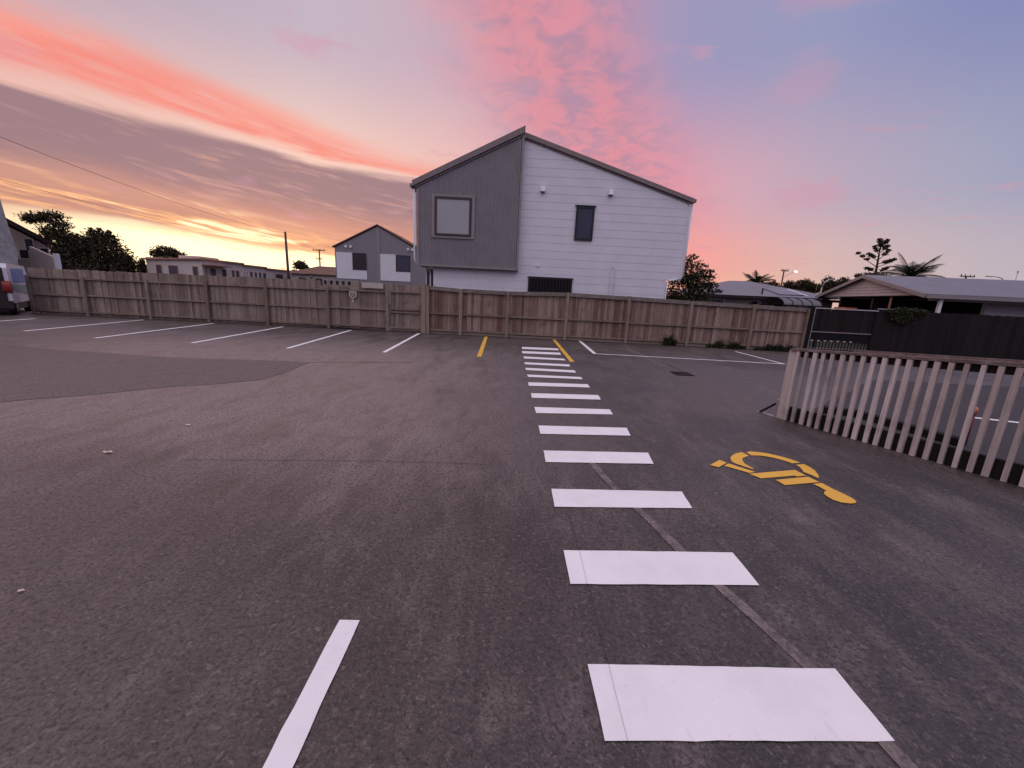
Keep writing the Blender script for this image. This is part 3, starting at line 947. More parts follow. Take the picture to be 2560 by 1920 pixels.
# roof, two slopes meeting at an offset ridge
ro = local(MB().prism([(-4.46, 5.79), (0.03, 7.97), (0.03, 8.12), (-4.50, 5.91)], CY - 0.09, HY + 9.2).build('roof', M['roof_grey']), house)
o = MB().prism([(0.035, 7.86), (7.19, 5.70), (7.20, 5.82), (0.035, 7.98)], HY - 0.10, HY + 9.2).build('roof_slope', M['roof_grey']); o.parent = ro; o.matrix_parent_inverse = Matrix.Identity(4)
for poly, y0, y1 in (([(-4.47, 5.70), (0.02, 7.865), (0.02, 8.10), (-4.47, 5.885)], CY - 0.115, CY - 0.092), ([(0.04, 7.79), (7.19, 5.645), (7.195, 5.80), (0.04, 7.965)], HY - 0.125, HY - 0.102)):
    o = MB().prism(poly, y0, y1).build('barge_board', M['brown_trim']); o.parent = ro; o.matrix_parent_inverse = Matrix.Identity(4)
for poly, y0, y1 in (([(-4.40, 5.655), (0.0, 7.775), (0.0, 7.86), (-4.40, 5.725)], CY - 0.05, CY - 0.025), ([(0.04, 7.735), (7.12, 5.60), (7.12, 5.64), (0.04, 7.785)], HY - 0.06, HY - 0.036)):
    o = MB().prism(poly, y0, y1).build('soffit_trim', M['brown_trim']); o.parent = ro; o.matrix_parent_inverse = Matrix.Identity(4)
for x0, x1, y0 in ((-4.58, -4.475, CY - 0.09), (7.2, 7.28, HY - 0.1)):
    o = MB().box(x0, x1, y0, HY + 9.2, 5.68, 5.80).build('gutter', M['brown_trim']); o.parent = ro; o.matrix_parent_inverse = Matrix.Identity(4)

def window(root, x0, x1, z0, z1, y, fw, frame, pane, name='window', proud=0.05, sill=False, bars=0):
    w_ = local(MB().box(x0, x0 + fw, y - proud, y, z0, z1).box(x1 - fw, x1, y - proud, y, z0, z1).box(x0 + fw, x1 - fw, y - proud, y, z1 - fw, z1).box(x0 + fw, x1 - fw, y - proud, y, z0, z0 + fw).build(name, frame), root)
    p_ = MB().box(x0 + fw, x1 - fw, y - proud + 0.025, y - 0.004, z0 + fw, z1 - fw).build('pane', pane)
    p_.parent = w_; p_.matrix_parent_inverse = Matrix.Identity(4)
    for k in range(bars):
        xb = x0 + fw + (x1 - x0 - 2 * fw) * (k + 0.5) / bars
        q_ = MB().box(xb - 0.012, xb + 0.012, y - proud + 0.005, y - proud + 0.02, z0 + fw, z1 - fw).build('slat', frame)
        q_.parent = w_; q_.matrix_parent_inverse = Matrix.Identity(4)
    return w_
k_ = CY / HY
def bx_(x_): return x_ * k_
def bz_(z_): return EYE + (z_ - EYE) * k_
window(house, bx_(-3.61), bx_(-2.07), bz_(3.885), bz_(5.425), CY - 0.022, 0.085, M['brown_frame'], M['blind'], proud=0.06)
tr = MB()
x0, x1, z0, z1 = bx_(-3.75), bx_(-1.93), bz_(3.79), bz_(5.52)
y0 = CY - 0.055
tr.box(x0, x0 + 0.125, y0, CY + 0.012, z0, z1).box(x1 - 0.125, x1, y0, CY + 0.012, z0, z1).box(x0 + 0.125, x1 - 0.125, y0, CY + 0.012, z1 - 0.085, z1).box(x0 + 0.125, x1 - 0.125, y0, CY + 0.012, z0, z0 + 0.085)
local(tr.build('window_trim', M['grey_trim']), house)
window(house, 2.33, 3.10, 3.965, 5.32, HY - 0.022, 0.085, M['black_frame'], M['glass'], proud=0.06)
local(MB().box(2.27, 3.16, HY - 0.11, HY - 0.025, 5.325, 5.355).build('window_head', M['black_frame']), house)
window(house, 0.48, 2.40, 1.2, 2.355, HY - 0.022, 0.07, M['black_frame'], M['shade_glass'], proud=0.05, bars=13)
local(MB().box(0.44, 2.44, HY - 0.11, HY - 0.025, 2.36, 2.385).build('window_head', M['black_frame']), house)
for vx, vz in ((0.88, 5.9), (3.70, 5.9)):
    v_ = local(MB().prism([(HY - 0.17, vz - 0.10), (HY - 0.02, vz - 0.10), (HY - 0.02, vz + 0.12), (HY - 0.10, vz + 0.12)], vx - 0.10, vx + 0.10, 'x').build('wall_vent', M['white_plastic']), house)
    q_ = MB().box(vx - 0.085, vx + 0.085, HY - 0.155, HY - 0.025, vz - 0.115, vz - 0.101).build('grille', M['black_frame']); q_.parent = v_; q_.matrix_parent_inverse = Matrix.Identity(4)
local(MB().disc((0.86, 2.85), 0.06, 0.06, HY - 0.02, 14, 0.05).build('outlet_cap', M['white_plastic']), house)
local(MB().tube([(-4.42, CY + 0.02, 5.62), (-4.42, CY + 0.02, 2.85), (-4.36, CY + 0.05, 2.70), (-4.20, CY + 0.25, 2.60), (-3.95, HY + 0.30, 2.52), (-3.86, HY + 0.3, 2.35), (-3.86, HY + 0.3, 0.0)], 0.038, 8).build('downpipe', M['white_plastic'], None, True), house)
local(MB().tube([(7.165, HY + 0.0, 5.60), (7.165, HY, 2.68), (7.12, HY, 2.58), (6.60, HY - 0.0, 2.50), (6.52, HY, 2.42), (6.52, HY, 0.0)], 0.042, 8).build('downpipe', M['white_plastic'], None, True), house)
local(MB().box(6.47, 7.10, HY + 0.02, HY + 6.0, 2.585, 2.598).build('soffit', M['brown_frame']), house)
for dx_ in (-0.10, 0.10):
    local(MB().tube([(4.13 + dx_, HY - 0.045, 0.0), (4.13 + dx_, HY - 0.045, 2.85), (4.13 + dx_ * 0.3, HY - 0.04, 2.95)], 0.016, 6).build('conduit', M['white_board'], None, True), house)
sw = local(MB().box(-4.07, -4.03, HY + 0.34, HY + 0.40, 0.1, 2.52).box(-3.70, -3.66, HY + 0.34, HY + 0.40, 0.1, 2.52).box(-4.03, -3.70, HY + 0.34, HY + 0.40, 2.47, 2.52).box(-4.03, -3.70, HY + 0.34, HY + 0.40, 1.70, 1.76).build('porch_screen', M['white_plastic']), house)
p_ = MB().box(-4.03, -3.70, HY + 0.36, HY + 0.375, 1.76, 2.47).build('pane', M['glass_dark']); p_.parent = sw; p_.matrix_parent_inverse = Matrix.Identity(4)

# ------------------------------------------------------------------ second townhouse, further back on the left
TY = 43.0
ks = TY / 40.0
def T(x_, z_): return (x_ * ks, EYE + (z_ - EYE) * ks)
th = thing('gabled_townhouse', 'gabled grey townhouse with two white L shaped panels, beyond the grey fence', 'house', (-14.6, TY, 0))
gw_ = local(MB().prism([T(-17.65, -3), T(-8.6, -3), T(-8.6, 4.77), T(-13.49, 7.28), T(-17.65, 5.18)], TY, TY + 9).build('wall', M['grey_corr']), th)
for poly in ([(-17.51, 4.77), (-15.97, 4.77), (-15.97, 3.17), (-14.6, 3.17), (-14.6, 2.32), (-17.51, 2.32)], [(-13.3, 4.79), (-11.78, 4.79), (-11.78, 3.22), (-10.38, 3.22), (-10.38, 2.32), (-13.3, 2.32)]):
    local(MB().prism([T(*p) for p in poly], TY - 0.05, TY + 0.0).build('white_panel', M['white_board']), th)
for (x0, x1, z0, z1), gl in (((-15.95, -14.62, 3.19, 4.77), 'glass_dark'), ((-11.76, -10.40, 3.23, 4.76), 'glass')):
    a, b = T(x0, z0), T(x1, z1)
    window(th, a[0], b[0], a[1], b[1], TY - 0.004, 0.09, M['brown_frame'], M[gl], proud=0.08)
a, b = T(-13.59, -3), T(-13.28, 7.05)
local(MB().box(a[0], b[0], TY - 0.06, TY, a[1], b[1]).build('party_wall_flashing', M['grey_trim']), th)
for vx, vz in ((-16.55, 5.33), (-16.09, 5.33), (-10.58, 5.33), (-10.17, 5.31)):
    c_ = T(vx, vz)
    local(MB().box(c_[0] - 0.11, c_[0] + 0.11, TY - 0.12, TY, c_[1] - 0.12, c_[1] + 0.12).build('wall_vent', M['white_plastic']), th)
rt = local(MB().prism([T(-17.85, 5.17), T(-13.49, 7.36), T(-13.49, 7.46), T(-17.85, 5.27)], TY - 0.15, TY + 9.1).build('roof', M['roof_brown']), th)
o = MB().prism([T(-13.485, 7.36), T(-8.4, 4.76), T(-8.4, 4.86), T(-13.485, 7.46)], TY - 0.15, TY + 9.1).build('roof_slope', M['roof_brown']); o.parent = rt; o.matrix_parent_inverse = Matrix.Identity(4)

# ------------------------------------------------------------------ long single-storey motel on the left
mo = thing('motel_block', 'long pale single storey block with flat stepped roofs, beyond the left fence', 'building', (-37, 50, 0))
MX = -34.5
for y0, y1, zt, nm in ((45.0, 51.9, 3.80, 'wall'), (51.905, 56.6, 3.64, 'wall'), (56.605, 74.0, 3.50, 'wall')):
    w_ = local(MB().box(-40.6, MX, y0, y1, -0.1, zt - 0.14).build(nm, M['motel_wall']), mo)
    local(MB().prism([(-40.85, zt - 0.42 if y0 < 46 else zt - 0.14), (MX + 0.25, zt - 0.14), (MX + 0.25, zt + 0.02), (-40.85, zt - 0.26 if y0 < 46 else zt + 0.02)], y0 - 0.25, y1 - 0.26 if y1 < 70 else y1).build('roof', M['motel_trim']), mo)
local(MB().box(-38.6, -36.2, 47.0, 50.0, 3.7, 4.12).build('roof_box', M['motel_wall']), mo)
for x0, x1, z0, z1 in ((-39.56, -38.95, 1.3, 2.92), (-38.2, -37.17, 1.2, 2.93), (-35.55, -34.98, 1.3, 2.92)):
    window(mo, x0, x1, z0, z1, 44.996, 0.06, M['motel_trim'], M['glass'], proud=0.06)
def side_window(y0, y1, z0, z1, pane):
    w_ = local(MB().box(MX + 0.004, MX + 0.06, y0, y1, z0, z1).build('window', M['motel_trim']), mo)
    q_ = MB().box(MX + 0.061, MX + 0.075, y0 + 0.05, y1 - 0.05, z0 + 0.06, z1 - 0.06).build('pane', pane); q_.parent = w_; q_.matrix_parent_inverse = Matrix.Identity(4)
for y0, y1 in ((45.3, 45.7), (46.1, 46.9), (48.0, 48.6), (49.6, 50.0), (50.3, 50.8), (53.0, 53.4), (53.9, 54.3), (54.8, 55.2), (55.7, 56.3), (58.6, 60.3), (61.5, 62.3), (64.5, 65.5)):
    side_window(y0, y1, 1.2, 2.85, M['glass'])
for y0, y1 in ((51.0, 51.35), (51.95, 52.25), (52.35, 52.65)):
    side_window(y0, y1, 1.3, 2.75, M['white_plastic'])
local(MB().box(MX + 0.002, MX + 0.9, 45.0, 48.5, 3.08, 3.2).build('awning', M['motel_trim']), mo)

br = thing('brown_roofed_house', 'low house with a brown hipped roof beyond the hedge, left of the gabled townhouse', 'house', (-29.5, 60, 0))
local(MB().box(-33.0, -24.0, 60.0, 68.0, -0.1, 3.15).build('wall', M['motel_wall']), br)
local(MB().add([(-33.6, 59.4, 3.1), (-23.4, 59.4, 3.1), (-23.4, 68.6, 3.1), (-33.6, 68.6, 3.1), (-30.3, 63, 4.42), (-27.5, 63.5, 4.42)],
               [(0, 1, 5, 4), (1, 2, 5), (2, 3, 4, 5), (3, 0, 4), (3, 2, 1, 0)]).build('roof', M['roof_brown']), br)
for x0, x1 in ((-32.0, -30.8), (-29.5, -28.0), (-27.0, -25.8)):
    window(br, x0, x1, 1.2, 2.6, 59.996, 0.08, M['motel_wall'], M['glass_dark'], proud=0.06)

tag(leaf_mesh('hedge', [(-8.8, 17, 1.3, 0.35, 0.3, 0.55), (-8.5, 17, 1.3, 0.35, 0.3, 0.56), (-8.2, 17, 1.3, 0.35, 0.3, 0.54), (-8.6, 17, 0.6, 0.6, 0.3, 0.7)], 5000, 0.035, M['hedge'], 4, hollow=0.7), 'small clipped green hedge top just above the grey fence', 'hedge')

# ------------------------------------------------------------------ poles and wires
def pole(label, x, y, h, r, arms=(), name='power_pole', lean=0.0):
    p_ = thing(name, label, 'pole', (x, y, 0))
    local(MB().tube([(x, y, -0.2), (x + lean * 0.5, y, h * 0.5), (x + lean, y, h)], [r, r * 0.85, r * 0.7], 10).build('shaft', M['pole_wood'], None, True), p_)
    for z_, w_ in arms:
        a_ = local(MB().box(x - w_ / 2, x + w_ / 2, y - r - 0.10, y - r * 0.5, z_ - 0.06, z_ + 0.06).build('crossarm', M['pole_wood']), p_)
        for k in (-0.9, -0.35, 0.35, 0.9):
            i_ = MB().tube([(x + k * w_ / 2, y - r - 0.04, z_ + 0.06), (x + k * w_ / 2, y - r - 0.04, z_ + 0.26)], [0.05, 0.035], 6).build('insulator', M['wire'])
            i_.parent = a_; i_.matrix_parent_inverse = Matrix.Identity(4)
    return p_
pole('tall bare timber pole rising above the pale motel, holding the overhead wires', -32.3, 58.0, 8.55, 0.20, (), lean=-0.05)
pole('timber pole with two crossarms just left of the gabled townhouse', -35.9, 75.0, 7.9, 0.15, ((7.7, 2.2), (6.2, 1.1)))

def wire(label, a, b, sag):
    a, b = Vector(a), Vector(b)
    pts = []
    for i in range(33):
        q = i / 32
        p_ = a.lerp(b, q); p_.z -= sag * 4 * q * (1 - q)
        pts.append(p_)
    tag(MB().tube(pts, 0.012, 5).build('overhead_wire', M['wire'], None, True), label, 'wire', 'overhead wires from the tall pole')
wire('upper overhead wire sagging from the tall pole to the left edge', (-32.35, 58.0, 8.35), (-24.6, 16.0, 8.15), 0.7)
wire('lower overhead wire, fainter, running to the left edge below the other', (-32.35, 58.0, 6.9), (-30.2, 20.0, 6.95), 0.55)

# ------------------------------------------------------------------ trees on the left
def blobs_at(lst, Y, Y0, dy=0.0):
    return [(*at(x, z_, Y, Y0), rx * Y / Y0, rx * Y / Y0, rz * Y / Y0) for x, z_, rx, rz in lst]
YL = 44.0
tree('umbrella crowned dark tree at the far left beside the verandah house', (-48.5, YL, 0), blobs_at([(-45.9, 6.5, 1.3, 0.45), (-44.6, 6.75, 1.2, 0.45), (-43.9, 6.0, 1.0, 0.4), (-46.7, 6.3, 0.7, 0.35), (-44.6, 5.2, 1.2, 0.8), (-43.4, 4.7, 1.0, 0.9), (-44.2, 3.6, 1.5, 1.3), (-42.6, 3.2, 1.3, 1.3), (-45.0, 2.0, 2.4, 0.8), (-42.3, 4.6, 0.7, 0.6), (-41.8, 3.9, 0.9, 0.8), (-43.4, 2.4, 1.8, 1.0)], YL, 40), 15000, 0.13, M['leaf_dark'], 31, 0.3, 'dark trees at the far left', hollow=0.2)
tree('dense dark round tree right of the umbrella crowned one', (-43.5, YL, 0), blobs_at([(-40.6, 5.0, 0.9, 0.8), (-39.4, 4.9, 0.8, 0.7), (-41.4, 4.0, 1.2, 1.1), (-39.6, 3.8, 1.4, 1.2), (-38.4, 3.2, 1.0, 1.2), (-40.6, 2.6, 1.5, 1.0), (-38.2, 2.4, 1.0, 1.0), (-41.0, 5.5, 0.25, 0.5), (-40.2, 5.6, 0.3, 0.35), (-39.3, 5.4, 0.3, 0.35), (-37.7, 2.7, 0.6, 0.8), (-40.2, 1.8, 2.6, 0.9), (-38.0, 1.8, 1.0, 0.8)], YL, 40), 15000, 0.12, M['leaf_dark'], 32, 0.3, 'dark trees at the far left', hollow=0.2)
tree('small pointed tree between the dark trees and the motel', (-43.6, 48.0, 0), blobs_at([(-36.5, 2.9, 0.28, 0.35), (-36.5, 2.5, 0.45, 0.4), (-36.3, 2.1, 0.6, 0.5)], 48.0, 40), 1600, 0.12, M['leaf_dark'], 33, 0.15)
tree('round tree showing over the left end of the motel roof', (-51.0, 60.0, 0), blobs_at([(-34.2, 4.1, 0.8, 0.45), (-33.4, 3.95, 0.6, 0.4), (-35.0, 3.8, 0.6, 0.35), (-32.6, 3.75, 0.5, 0.3), (-34.0, 3.4, 1.2, 0.6)], 60.0, 40), 3000, 0.15, M['leaf_dark'], 34, 0.25)
tree('tiny rounded tree crown beside the brown hipped roof', (-42.5, 80.0, 0), [(-42.2, 80, 5.2, 1.0, 1.0, 0.9), (-41.4, 80, 4.8, 0.9, 0.9, 0.7)], 1200, 0.2, M['leaf_dark'], 35, 0.2)

def norfolk(label, x, y, h, tiers, spread, seed, bare=0.2):
    t_ = thing('norfolk_pine', label, 'tree', (x, y, 0))
    r_ = random.Random(seed)
    local(MB().tube([(x, y, -0.2), (x, y, h * 0.5), (x, y, h)], [0.28, 0.18, 0.03], 8).build('trunk', M['bark'], None, True), t_)
    blobs = []
    lb = MB()
    for k in range(tiers):
        q = k / (tiers - 1)
        zz = h * (bare + (1 - bare) * q) - 0.1
        L = spread * (1 - q) ** 0.8 + 0.15
        for j in range(6):
            a_ = 2 * math.pi * j / 6 + k * 0.5 + r_.uniform(-0.15, 0.15)
            e = Vector((x + L * math.cos(a_), y + L * math.sin(a_), zz + 0.22 * L))
            lb.tube([(x, y, zz), e], [0.05, 0.015], 5)
            for s_ in (0.45, 0.7, 0.95):
                blobs.append((x + L * s_ * math.cos(a_), y + L * s_ * math.sin(a_), zz + 0.22 * L * s_, 0.20 * L + 0.05, 0.20 * L + 0.05, 0.09 * L + 0.04))
    local(lb.build('limbs', M['bark']), t_)
    leaf_mesh('crown', blobs, 2500, 0.10, M['leaf_dark'], seed, t_, hollow=0.1)
    return t_
norfolk('slim tiered pine in silhouette right beside the tall bare pole', -48.8, 90.0, 6.4, 9, 1.1, 41)

# ------------------------------------------------------------------ house, wall and van at the left edge
LY = 25.0
lh = thing('verandah_house', 'house with a dark sloping roof and balcony wall at the far left behind the van', 'house', (-30, LY, 0))
def skew(mb, y0, k):
    mb.v = [(p[0] - k * (p[1] - y0), p[1], p[2]) for p in mb.v]
    return mb
local(skew(MB().prism([(-36.0, -0.1), (-28.5, -0.1), (-28.5, 3.15), (-30.6, 4.15), (-36.0, 6.8)], LY + 0.5, LY + 7), LY, 1.22).build('wall', M['motel_wall']), lh)
local(skew(MB().prism([(-36.2, 7.1), (-28.2, 3.12), (-28.2, 3.34), (-36.2, 7.38)], LY - 0.2, LY + 7.2), LY, 1.22).build('roof', M['van_dark']), lh)
window(lh, -30.35, -29.75, 2.7, 3.5, LY + 0.496, 0.06, M['white_board'], M['glass'])
window(lh, -29.5, -28.9, 2.35, 3.0, LY + 0.496, 0.06, M['white_board'], M['glass_dark'])
bal = local(MB().prism([(-31.0, -0.1), (-27.2, -0.1), (-27.2, 2.42), (-28.5, 2.95), (-28.6, 2.2), (-31.0, 2.2)], LY - 0.9, LY - 0.75).build('balcony_wall', M['beige']), lh)
for x_ in (-30.4, -29.7, -29.05):
    local(MB().box(x_, x_ + 0.45, LY - 0.95, LY - 0.905, 2.25, 2.72).build('balcony_panel', M['glass_dark']), lh)
local(MB().box(-27.14, -26.95, LY - 0.95, LY - 0.75, -0.1, 2.62).build('gate_pillar', M['white_board']), lh)
ew = skew(MB().prism([(-32.5, -0.1), (-27.29, -0.1), (-27.27, 2.03), (-27.15, 2.55), (-27.24, 2.9), (-27.38, 3.92), (-27.5, 5.16), (-27.9, 8.0), (-32.5, 8.0)], 22.4, 23.0), 22.4, 1.25)
tag(ew.build('end_wall', M['render_grey']), 'tall grey rendered end wall with a stepped foot, cut by the left edge', 'wall')

van = thing('parked_van', 'small white van with blue and teal side and red tail lamp at the left edge', 'van', (-17.5, 14.0, 0))
van.rotation_euler = (0, 0, math.atan2(0.75, -0.66))     # local +x runs from tail to nose
VW, VL = 1.55, 3.3                                        # local: tail at x=0, right side at y=0, body towards +y
def vpart(mb, name, mat, parent=van):
    o = mb.build(name, mat); o.parent = parent; return o
vpart(MB().prism([(0.02, 0.42), (VL, 0.42), (VL, 0.95), (VL - 0.35, 1.15), (VL - 0.75, 1.72), (0.12, 1.76), (0.0, 1.60)], 0.0, VW), 'body', M['van_white'])
vpart(MB().prism([(0.06, 0.18), (VL - 0.05, 0.18), (VL - 0.05, 0.418), (0.06, 0.418)], 0.05, VW - 0.05), 'underbody', M['van_dark'])
vpart(MB().prism([(0.5, 1.10), (2.2, 1.10), (2.2, 1.60), (0.5, 1.60)], -0.008, -0.002), 'window', M['van_blue'])
vpart(MB().prism([(0.22, 0.85), (2.7, 0.62), (2.7, 1.02), (0.22, 1.06)], -0.008, -0.002), 'printed_panel', M['van_teal'])
vpart(MB().prism([(0.1, 1.62), (VW - 0.1, 1.62), (VW - 0.1, 0.45), (0.1, 0.45)], -0.014, -0.004, 'x'), 'tailgate', M['van_dark'])
vpart(MB().prism([(0.03 + 0.13 * math.cos(2 * math.pi * k / 14), 0.97 + 0.21 * math.sin(2 * math.pi * k / 14)) for k in range(14)], -0.03, 0.16), 'tail_lamp', M['red_lamp'])
vpart(MB().box(-0.10, 0.04, 0.0, VW, 0.25, 0.5), 'bumper', M['van_dark'])
for wx in (0.55, 2.65):
    for wy in (0.02, VW - 0.20):
        w_ = MB().prism([(wx + 0.28 * math.cos(2 * math.pi * k / 20), 0.28 + 0.28 * math.sin(2 * math.pi * k / 20)) for k in range(20)], wy, wy + 0.18).build('wheel', M['rubber']); w_.parent = van
        h_ = MB().prism([(wx + 0.16 * math.cos(2 * math.pi * k / 16), 0.28 + 0.16 * math.sin(2 * math.pi * k / 16)) for k in range(16)], wy - 0.006, wy - 0.001).build('rim', M['steel']); h_.parent = w_

# ------------------------------------------------------------------ right: hip roofed house, canopy, poles, trees
hh = thing('hip_roofed_house', 'low house with a grey hipped roof right of the two storey house', 'house', (14.5, 26, 0))
local(MB().box(12.1, 20.5, 26.6, 34.0, -0.1, 2.15).build('wall', M['beige']), hh)
hr = local(MB().add([(11.75, 26, 2.22), (21.0, 26, 2.30), (21.0, 35.5, 2.30), (11.75, 35.5, 2.22), (16.1, 31.5, 3.42), (17.6, 31.5, 3.46)],
               [(0, 1, 5, 4), (1, 2, 5), (2, 3, 4, 5), (3, 0, 4), (3, 2, 1, 0)]).build('roof', M['roof_grey']), hh)
local(MB().box(11.72, 21.03, 25.93, 25.995, 2.08, 2.235).build('gutter', M['van_dark']), hh)
local(MB().box(11.66, 11.745, 26, 35.5, 2.08, 2.235).build('gutter', M['orange']), hh)
local(MB().box(11.75, 21.0, 26.0, 26.6, 2.085, 2.10).build('soffit', M['brown_frame']), hh)
def roof_quad(pts, name, mat, up=0.03):
    o = MB().add([(a, b, c + up) for a, b, c in pts] + [(a, b, c + up + 0.04) for a, b, c in pts], [(0, 3, 2, 1), (4, 5, 6, 7), (0, 1, 5, 4), (1, 2, 6, 5), (2, 3, 7, 6), (3, 0, 4, 7)]).build(name, mat)
    o.parent = hr; o.matrix_parent_inverse = Matrix.Identity(4)
roof_quad([(17.0, 26.6, 2.40), (18.6, 26.6, 2.41), (18.6, 28.6, 2.84), (17.0, 28.6, 2.83)], 'skylight', M['solar'], 0.006)
roof_quad([(18.68, 26.6, 2.41), (18.82, 26.6, 2.41), (18.82, 28.6, 2.84), (18.68, 28.6, 2.84)], 'skylight_flashing', M['white_plastic'], 0.006)
local(MB().tube([(15.9, 26.7, 2.3), (15.9, 26.7, 2.75)], 0.05, 8).build('vent_pipe', M['black_frame']), hh)
for x0, x1 in ((12.6, 13.5), (15.0, 15.7), (16.6, 17.6)):
    window(hh, x0, x1, 1.1, 1.98, 26.596, 0.05, M['white_board'], M['glass_dark'])

cn = thing('curved_canopy', 'dark curved canopy roof showing above the right end of the paling fence', 'canopy', (11.9, 17, 0))
arc = [(17.0 + 0.75 * math.cos(math.pi * k / 12) + 0.75, 1.70 + 0.30 * math.sin(math.pi * k / 12)) for k in range(13)]
vs, fs = [], []
for x_ in (11.1, 12.7):
    vs += [(x_, a, b) for a, b in arc]
n = len(arc)
local(MB().add(vs + [(p[0], p[1], p[2] + 0.012) for p in vs], [(i, i + 1, n + i + 1, n + i) for i in range(n - 1)] + [(2 * n + i, 2 * n + i + 1, 3 * n + i + 1, 3 * n + i) for i in range(n - 1)]).build('vault_sheet', M['poly'], None, True), cn)
for k in range(5):
    x_ = 11.1 + 0.4 * k
    local(MB().tube([(x_, a, b + 0.012) for a, b in arc], 0.022, 6).build('rib', M['black_steel']), cn)
for y_ in (16.99, 18.51):
    local(MB().tube([(11.05, y_, 1.70), (12.75, y_, 1.70)], 0.03, 6).build('edge_beam', M['black_steel']), cn)
    for x_ in (11.1, 12.7):
        local(MB().tube([(x_, y_, -0.1), (x_, y_, 1.70)], 0.03, 6).build('leg', M['black_steel']), cn)

tree('bushy green tree against the right end of the two storey house', (10.2, 24.0, 0), [(9.8, 24, 3.3, 0.9, 0.9, 0.8), (10.6, 24.2, 2.9, 0.9, 0.9, 0.7), (9.6, 24, 2.4, 1.0, 0.9, 0.9), (10.9, 24.1, 2.3, 0.7, 0.8, 0.6), (9.4, 24.2, 1.4, 1.0, 0.8, 0.9), (10.4, 24, 1.3, 1.1, 0.9, 0.9), (9.4, 23.8, 3.8, 0.4, 0.4, 0.5), (11.3, 24.2, 2.7, 0.5, 0.5, 0.16), (10.5, 24, 3.75, 0.5, 0.2, 0.14), (10.9, 24, 3.45, 0.5, 0.2, 0.12), (10.0, 24, 4.15, 0.35, 0.2, 0.22), (11.1, 24, 3.15, 0.55, 0.2, 0.10), (11.7, 24.1, 2.35, 0.4, 0.2, 0.12)], 7000, 0.075, M['leaf_mid'], 51, 0.15)

def frond_mesh(L, seed, droop=0.6, leaf=0.5):
    r_ = random.Random(seed)
    mb = MB()
    n = 12
    mid = []
    for i in range(n + 1):
        q = i / n
        mid.append(Vector((L * q * (1 - 0.15 * q * droop), 0, L * (0.55 * q - droop * 0.85 * q * q))))
    mb.tube(mid, [0.045 - 0.035 * i / n for i in range(n + 1)], 5)
    for i in range(1, n + 1):
        q = i / n
        ll = leaf * math.sin(math.pi * min(1, q * 0.85 + 0.12)) * r_.uniform(0.8, 1.15)
        for s_ in (-1, 1):
            for h_ in (0.0, 0.5):
                p_ = mid[i - 1].lerp(mid[i], h_)
                d_ = (mid[i] - mid[i - 1]).normalized()
                tip = p_ + d_ * ll * 0.55 + Vector((0, s_ * ll * 0.75, -ll * 0.35))
                mb.add([p_ - d_ * 0.05, p_ + d_ * 0.06, tip], [(0, 1, 2)])
    return mb.mesh('frond')

def palm(label, x, y, h, L, n, seed, lean=0.0, skew=0.0):
    t_ = thing('palm_tree', label, 'palm', (x, y, 0))
    r_ = random.Random(seed)
    local(MB().tube([(x, y, -0.2), (x + lean * 0.4, y, h * 0.5), (x + lean, y, h)], [0.24, 0.17, 0.15], 9).build('trunk', M['bark'], None, True), t_)
    meshes = [frond_mesh(L * f, seed + i, dr_, 0.30 * L) for i, (f, dr_) in enumerate(((1.0, 0.55), (0.85, 0.8), (0.95, 0.35)))]
    for me in meshes:
        me.materials.append(M['leaf_palm'])
    for k in range(n):
        o = bpy.data.objects.new('frond', meshes[k % 3])
        C.objects.link(o)
        o.parent = t_
        o.location = (lean, 0, h)
        o.rotation_euler = (r_.uniform(-0.3, 0.3), r_.uniform(-0.75, 0.35), 2 * math.pi * k / n + r_.uniform(-0.25, 0.25) + skew)
    return t_
palm('windswept palm behind the weatherboard house roof at right', 46.9, 50.0, 6.0, 3.7, 24, 61, 0.2)
palm('small palm standing above the end of the grey hipped roof', 34.6, 60.0, 4.9, 2.7, 18, 62)

for lb, x0, y_, bl, n_, sd in (
    ('dark rounded tree between the small palm and the lit street lamp', 37.6, 62.0, [(36.6, 62, 4.6, 0.9, 0.9, 0.7), (38.2, 62, 4.7, 1.1, 0.9, 0.8), (39.2, 62, 4.2, 0.9, 0.9, 0.8), (37.4, 62, 3.6, 1.6, 1.0, 1.0)], 3500, 71),
    ('broad dark tree right of the lit street lamp pole', 42.0, 62.0, [(41.0, 62, 4.9, 1.3, 1, 0.8), (43.0, 62, 5.2, 1.4, 1, 0.8), (44.6, 62, 4.7, 1.2, 1, 0.8), (42.5, 62, 4.0, 2.4, 1, 1.1)], 5000, 72),
    ('dark uneven tree left of the sparse pine', 46.5, 62.0, [(46.4, 62, 5.7, 0.8, 0.8, 0.9), (47.6, 62, 5.3, 0.9, 0.8, 0.8), (48.8, 62, 5.8, 0.9, 0.8, 0.8), (46.8, 62, 4.4, 1.5, 1, 1.0), (49.2, 62, 4.8, 1.4, 1, 1.0)], 4500, 73),
    ('dark tree mass at the foot of the sparse pine', 52.0, 60.0, [(50.4, 60, 6.5, 1.0, 1, 0.7), (52.0, 60, 6.6, 1.5, 1, 0.7), (54.0, 60, 6.0, 1.3, 1, 0.8), (49.0, 60, 6.7, 0.4, 0.5, 0.4), (52.0, 60, 5.2, 3.0, 1, 1.2)], 5500, 74)):
    tree(lb, (x0, y_, 0), bl, n_, 0.15, M['leaf_dark'], sd, 0.25, 'dark trees behind the right hand roofs')

